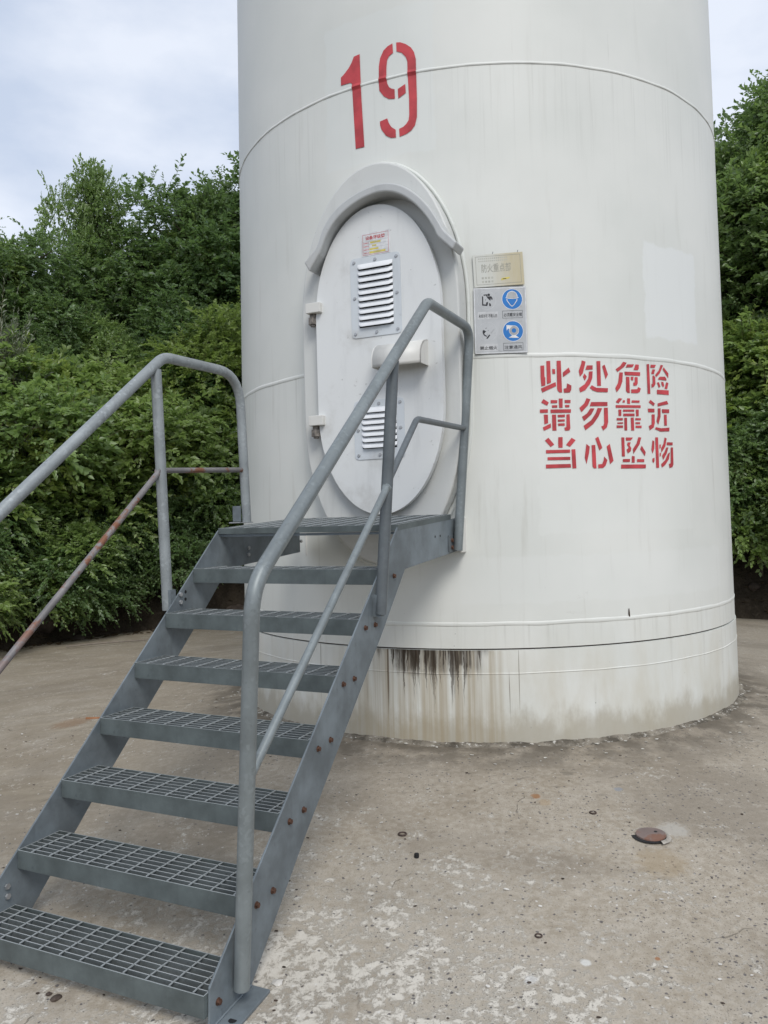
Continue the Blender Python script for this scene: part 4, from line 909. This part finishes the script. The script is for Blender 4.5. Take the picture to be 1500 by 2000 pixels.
def limbs(name, blobs, r0, seed, h0=0.0):
    g = random.Random(seed); mb = MB(); top = max(b[2] for b in blobs)
    lean = (g.uniform(-.15, .15), g.uniform(-.15, .15)); N = 7
    trunk = [(lean[0] * t * top + .06 * math.sin(t * 5 + seed), -(lean[1] * t * top + .06 * math.cos(t * 4)), -.4 + (top + .3) * t) for t in [i / (N - 1) for i in range(N)]]
    mb.tube([(p[0], p[1], p[2]) for p in trunk], [r0 * (1 - .75 * i / (N - 1)) for i in range(N)], 9)
    for b in blobs:
        t = max(.12, min(.9, (b[2] - .9 * math.hypot(b[0], b[1]) + .4) / (top + .3))); f = t * (N - 1); i = min(N - 2, int(f)); q = f - i
        s = [trunk[i][c] * (1 - q) + trunk[i + 1][c] * q for c in range(3)]; e_ = (b[0], -b[1], b[2] + b[3] * .3)
        m = [(s[c] * .5 + e_[c] * .5) + (g.uniform(-.12, .12)) for c in range(3)]; m[2] -= .05
        mb.tube([s, m, e_], [r0 * .45, r0 * .28, r0 * .1], 6)
        for _ in range(3):
            d = Vector((g.gauss(0, 1), g.gauss(0, 1), g.gauss(.2, .7))).normalized() * b[3] * .85; mb.tube([m, tuple((m[c] + e_[c]) / 2 + d[c] * .5 for c in range(3)), tuple(e_[c] + d[c] for c in range(3))], [r0 * .2, r0 * .13, r0 * .04], 5)
    return mb.mesh(name, M['bark'])
def blobset(seed, n, rx, z0, z1, b0, b1):
    g = random.Random(seed); L = []
    for i in range(n):
        t = (i + .5) / n; z = z0 + (z1 - z0) * t; w = rx * math.sqrt(max(.05, 1 - (2 * t - .85) ** 2 * .9)); q = i * 2.4 + g.uniform(-.5, .5); r = w * g.uniform(.35, 1.0)
        L.append((r * math.cos(q), r * math.sin(q), z + g.uniform(-.2, .2), g.uniform(b0, b1) * (1.1 - .35 * t)))
    return L
KINDS = {}
def kind(key, mat, seed, n, rx, z0, z1, b0, b1, n_spray, per, leaf, wide, r0, **kw):
    bl = blobset(seed, n, rx, z0, z1, b0, b1)
    KINDS[key] = (crown_mesh(key + '_crown', M[mat], bl, n_spray, per, leaf, wide, seed + 50, **kw), limbs(key + '_trunk', bl, r0, seed))
# shrubs about 2 m high, trees about 5 m high
kind('shrub', 'leaf_a', 3, 8, 1.1, .35, 1.85, .42, .72, 2200, 14, .080, .29, .035, droop=.45, length=.30)
kind('shrub_b', 'leaf_c', 8, 8, 1.05, .35, 2.0, .42, .7, 2200, 14, .076, .29, .03, droop=.35, length=.30)
kind('shrub_d', 'leaf_b', 15, 8, 1.15, .3, 1.8, .5, .75, 2200, 14, .076, .30, .035, droop=.5, length=.32)
kind('willow', 'leaf_s', 21, 9, .8, .4, 2.5, .35, .6, 1200, 15, .085, .12, .03, droop=.1, length=.36)
kind('tree', 'leaf_b', 31, 17, 1.55, 1.5, 4.7, .55, .95, 3300, 14, .088, .29, .09, droop=.35, length=.36)
kind('tree_b', 'leaf_a', 37, 17, 1.5, 1.4, 4.8, .5, .9, 3300, 14, .088, .29, .09, droop=.3, length=.36)
kind('tree_c', 'leaf_c', 44, 15, 1.35, 1.4, 4.6, .5, .85, 3000, 14, .084, .29, .08, droop=.3, length=.36)
kind('tree_d', 'leaf_b', 52, 13, 1.1, 1.6, 5.0, .42, .75, 2500, 14, .084, .28, .075, droop=.25, length=.42)
def plant(key, x, y, h, rz, label, group, sx=1.0, lean=0.0, sink=.12, cat=None, z=None):
    cm, tm = KINDS[key]; base = 2.3 if ('shrub' in key or key == 'willow') else 5.3
    name = {'shrub': 'leafy_shrub', 'shrub_b': 'leafy_shrub', 'shrub_d': 'leafy_shrub', 'willow': 'silver_willow'}.get(key, 'broadleaf_tree')
    s = h / base
    root = thing(name, (x, y, (bank_z(x, y) if z is None else z) - sink), rz, label, cat or ('shrub' if 'shrub' in key else 'tree'), group)
    root.scale = (s * sx, s * sx, s); root.rotation_euler = (R(lean), 0, rz)
    for nm, me in (('crown', cm), ('trunk', tm)):
        o = bpy.data.objects.new(nm, me); COL.objects.link(o); o.parent = root
    return root
def on_ray(px, dist_r):                                 # place along a bearing, at a distance from the tower axis (far side)
    a = (px - 750) / F_PX; A = a * a + 1; Bq = -2 * (a * TW.x + TW.y); Cq = TW.x ** 2 + TW.y ** 2 - dist_r ** 2
    t = (-Bq + math.sqrt(max(0, Bq * Bq - 4 * A * Cq))) / (2 * A); return a * t, t
SHG, TRG = 'shrubs along the foot of the bank', 'trees on the bank behind the tower'
def row(items, gmap, rot, dr, sx=1.0, lean=5, sink=.12):
    for i, (px, r, k, h, lab, *o) in enumerate(items):
        x, y = on_ray(px, r); plant(k, x, y, h, i * dr + rot, lab, gmap, .62 if k == 'willow' else (o[0] if o else sx) * rng.uniform(.9, 1.12), rng.uniform(-lean, lean), sink)
# the front row of shrubs, left of the tower, from the picture's edge to the tower
row([(-150, 7.9, 'shrub', 2.2, 'large leaved shrub in the front row, cut off by the left edge of the photo'), (-20, 8.0, 'shrub_d', 1.8, 'dark low shrub at the left edge, under the sloping galvanised handrail'),
     (75, 8.1, 'shrub', 1.6, 'large leaved shrub hanging over the slab behind the lower end of the rusty rail'), (165, 8.0, 'shrub_d', 1.5, 'dark low shrub behind the middle of the rusty sloping rail'),
     (240, 8.3, 'shrub_d', 1.7, 'dark low shrub hanging over the slab just left of the left rail post'), (320, 8.2, 'shrub_d', 1.7, 'dark low shrub right behind the left rail post'),
     (400, 8.5, 'shrub_d', 1.7, 'dark low shrub below the level rusty rail of the landing'), (470, 8.4, 'shrub', 2.3, 'large leaved shrub behind the landing, touching the left edge of the tower'), (560, 8.5, 'shrub_d', 2.2, 'dark low shrub hidden behind the left flank of the tower')], SHG, 0, 1.3, 1.0, 5, .0)
row([(-190, 9.3, 'shrub_b', 2.9, 'yellow green shrub of the second row, beyond the left edge of the photo'), (-75, 9.0, 'shrub', 3.0, 'tall bright green shrub of the second row at the very left edge'), (-5, 8.8, 'willow', 3.1, 'silver grey narrow leaved willow at the left edge of the photo'),
     (75, 9.4, 'shrub_b', 2.8, 'yellow green shrub just right of the silver willow'), (160, 9.2, 'shrub', 3.0, 'tall bright green shrub above the middle of the sloping handrail'), (235, 9.7, 'shrub_b', 2.7, 'yellow green shrub above and left of the handrail bend'),
     (330, 9.4, 'shrub_b', 2.5, 'yellow green shrub right above the bend of the left handrail'), (400, 9.9, 'shrub_d', 3.1, 'dark shrub above the level part of the left handrail'), (458, 9.2, 'tree_c', 4.3, 'yellow green young tree touching the left side of the tower'), (520, 9.6, 'shrub', 2.9, 'tall bright shrub hidden behind the left flank of the tower')], SHG, .4, 2.1, 1.05)
row([(-230, 12.0, 'tree_b', 5.0, 'mid green tree beyond the left edge of the photo'), (-110, 12.0, 'tree', 4.4, 'dark bushy tree beyond the left edge of the photo'), (5, 12.4, 'tree_b', 4.2, 'mid green round crowned tree at the left end of the skyline'), (55, 11.0, 'tree', 3.1, 'slim dark tree in front of the leftmost skyline tree'),
     (95, 12.2, 'tree', 4.1, 'dark bushy tree in the low part of the skyline, left of its feathery peak'), (178, 12.8, 'tree_b', 6.0, 'slender tree whose feathery top makes the left peak of the skyline', .5), (205, 11.2, 'tree_b', 3.3, 'mid green round crowned tree below the feathery skyline peak'), (243, 12.3, 'tree', 3.6, 'dark bushy tree just right of the feathery skyline peak'),
     (300, 12.0, 'tree_d', 4.5, 'slender dark tree between the feathery peak and the tall group by the tower', .7), (352, 12.6, 'tree', 5.6, 'tall dark bushy tree, left one of the high group beside the tower'), (375, 11.0, 'tree', 4.3, 'dark bushy tree in front of the high group beside the tower'), (412, 12.2, 'tree_b', 5.1, 'tall mid green tree in the middle of the high group beside the tower'),
     (462, 12.8, 'tree_d', 5.8, 'slender tree whose top touches the left edge of the tower'), (560, 12.5, 'tree', 6.4, 'dark tree hidden behind the left flank of the tower'), (660, 12.5, 'tree_b', 6.4, 'mid green tree hidden behind the left half of the tower')], TRG, 0, 1.7, 1.0, 4)
# right of the tower
row([(1335, 8.0, 'shrub_d', 2.0, 'dark overhanging shrub hidden behind the right flank of the tower'), (1420, 8.1, 'shrub_d', 1.9, 'dark overhanging shrub on the rocky bank, touching the right edge of the tower'), (1475, 7.9, 'shrub', 1.9, 'large leaved shrub above the rocks at the right edge of the photo'),
     (1560, 8.2, 'shrub_d', 2.2, 'dark overhanging shrub just beyond the right edge of the photo'), (1680, 8.2, 'shrub', 2.2, 'large leaved shrub well beyond the right edge of the photo')], SHG, 0, 1.9, 1.0, 5, -.35)
row([(1380, 9.4, 'shrub_b', 3.0, 'bright yellow green shrub behind the right edge of the tower'), (1440, 9.7, 'shrub_b', 2.9, 'bright yellow green shrub halfway up the bank right of the tower'), (1500, 9.4, 'shrub', 2.9, 'mid green shrub halfway up the bank at the right edge of the photo'),
     (1590, 9.3, 'shrub_b', 3.1, 'yellow green shrub just beyond the right edge of the photo'), (1700, 9.4, 'shrub', 3.0, 'mid green shrub well beyond the right edge of the photo')], SHG, 1, 2.3)
row([(1250, 11.2, 'tree', 5.8, 'dark tree hidden behind the right half of the tower'), (1345, 11.4, 'tree_b', 6.0, 'mid green tree hidden behind the right flank of the tower'), (1395, 10.6, 'tree_d', 5.5, 'slim tree touching the right edge of the tower'), (1430, 11.8, 'tree', 6.2, 'tall dark broadleaf tree on the skyline right of the tower'),
     (1480, 11.0, 'tree_b', 6.0, 'tall mid green tree at the right edge of the photo'), (1515, 11.6, 'tree_d', 6.7, 'tall thin tree whose top rises above its neighbours at the right edge'), (1610, 11.2, 'tree', 6.6, 'dark tree just beyond the right edge of the photo'), (1720, 11.3, 'tree_b', 6.6, 'mid green tree well beyond the right edge of the photo'),
     (1040, 12.5, 'tree', 5.2, 'dark tree hidden behind the tower, right of its middle'), (1150, 12.0, 'tree_b', 5.2, 'mid green tree hidden behind the tower, right of its middle'), (850, 12.8, 'tree', 5.2, 'dark tree hidden behind the middle of the tower'), (940, 12.4, 'tree_b', 5.2, 'mid green tree hidden behind the middle of the tower')], TRG, .3, 1.45, 1.0, 4)
# rocks in the cut bank
for i in range(46):
    q = R(rng.uniform(15, 75)) if i < 22 else R(rng.uniform(105, 175)); r = rng.uniform(7.7, 8.5); x, y = TW.x + r * math.cos(q), TW.y + r * math.sin(q)
    s = rng.uniform(.10, .32) if r > 7.9 else rng.uniform(.05, .14)
    o = bpy.data.objects.new('bank_rock', pebble(s, 40 + i, .7).mesh('bank_rock', M['rock'])); COL.objects.link(o); o.location = (x, y, bank_z(x, y) + s * .15); o.rotation_euler = (rng.uniform(-.5, .5), rng.uniform(-.5, .5), rng.uniform(0, 6))
    tag(o, 'dark brown broken rock in the cut bank under the bushes ' + ('right of the tower' if i < 22 else 'left of the tower'), 'rock', 'rocks in the bank ' + ('right' if i < 22 else 'left') + ' of the tower')
# dead leaves along the edge of the slab
pts = []
for _ in range(1500):
    q = R(rng.uniform(5, 200)); r = 7.75 + abs(rng.gauss(0, .35)) - .25 * rng.random(); x, y = TW.x + r * math.cos(q), TW.y + r * math.sin(q); pts.append((x, y, max(ground_z(x, y), bank_z(x, y)), rng.uniform(.015, .045), .3))
scatter('leaf_litter', plain('leaf_litter', (.06, .042, .024), .9, 0, .2, .5, 30), pts)
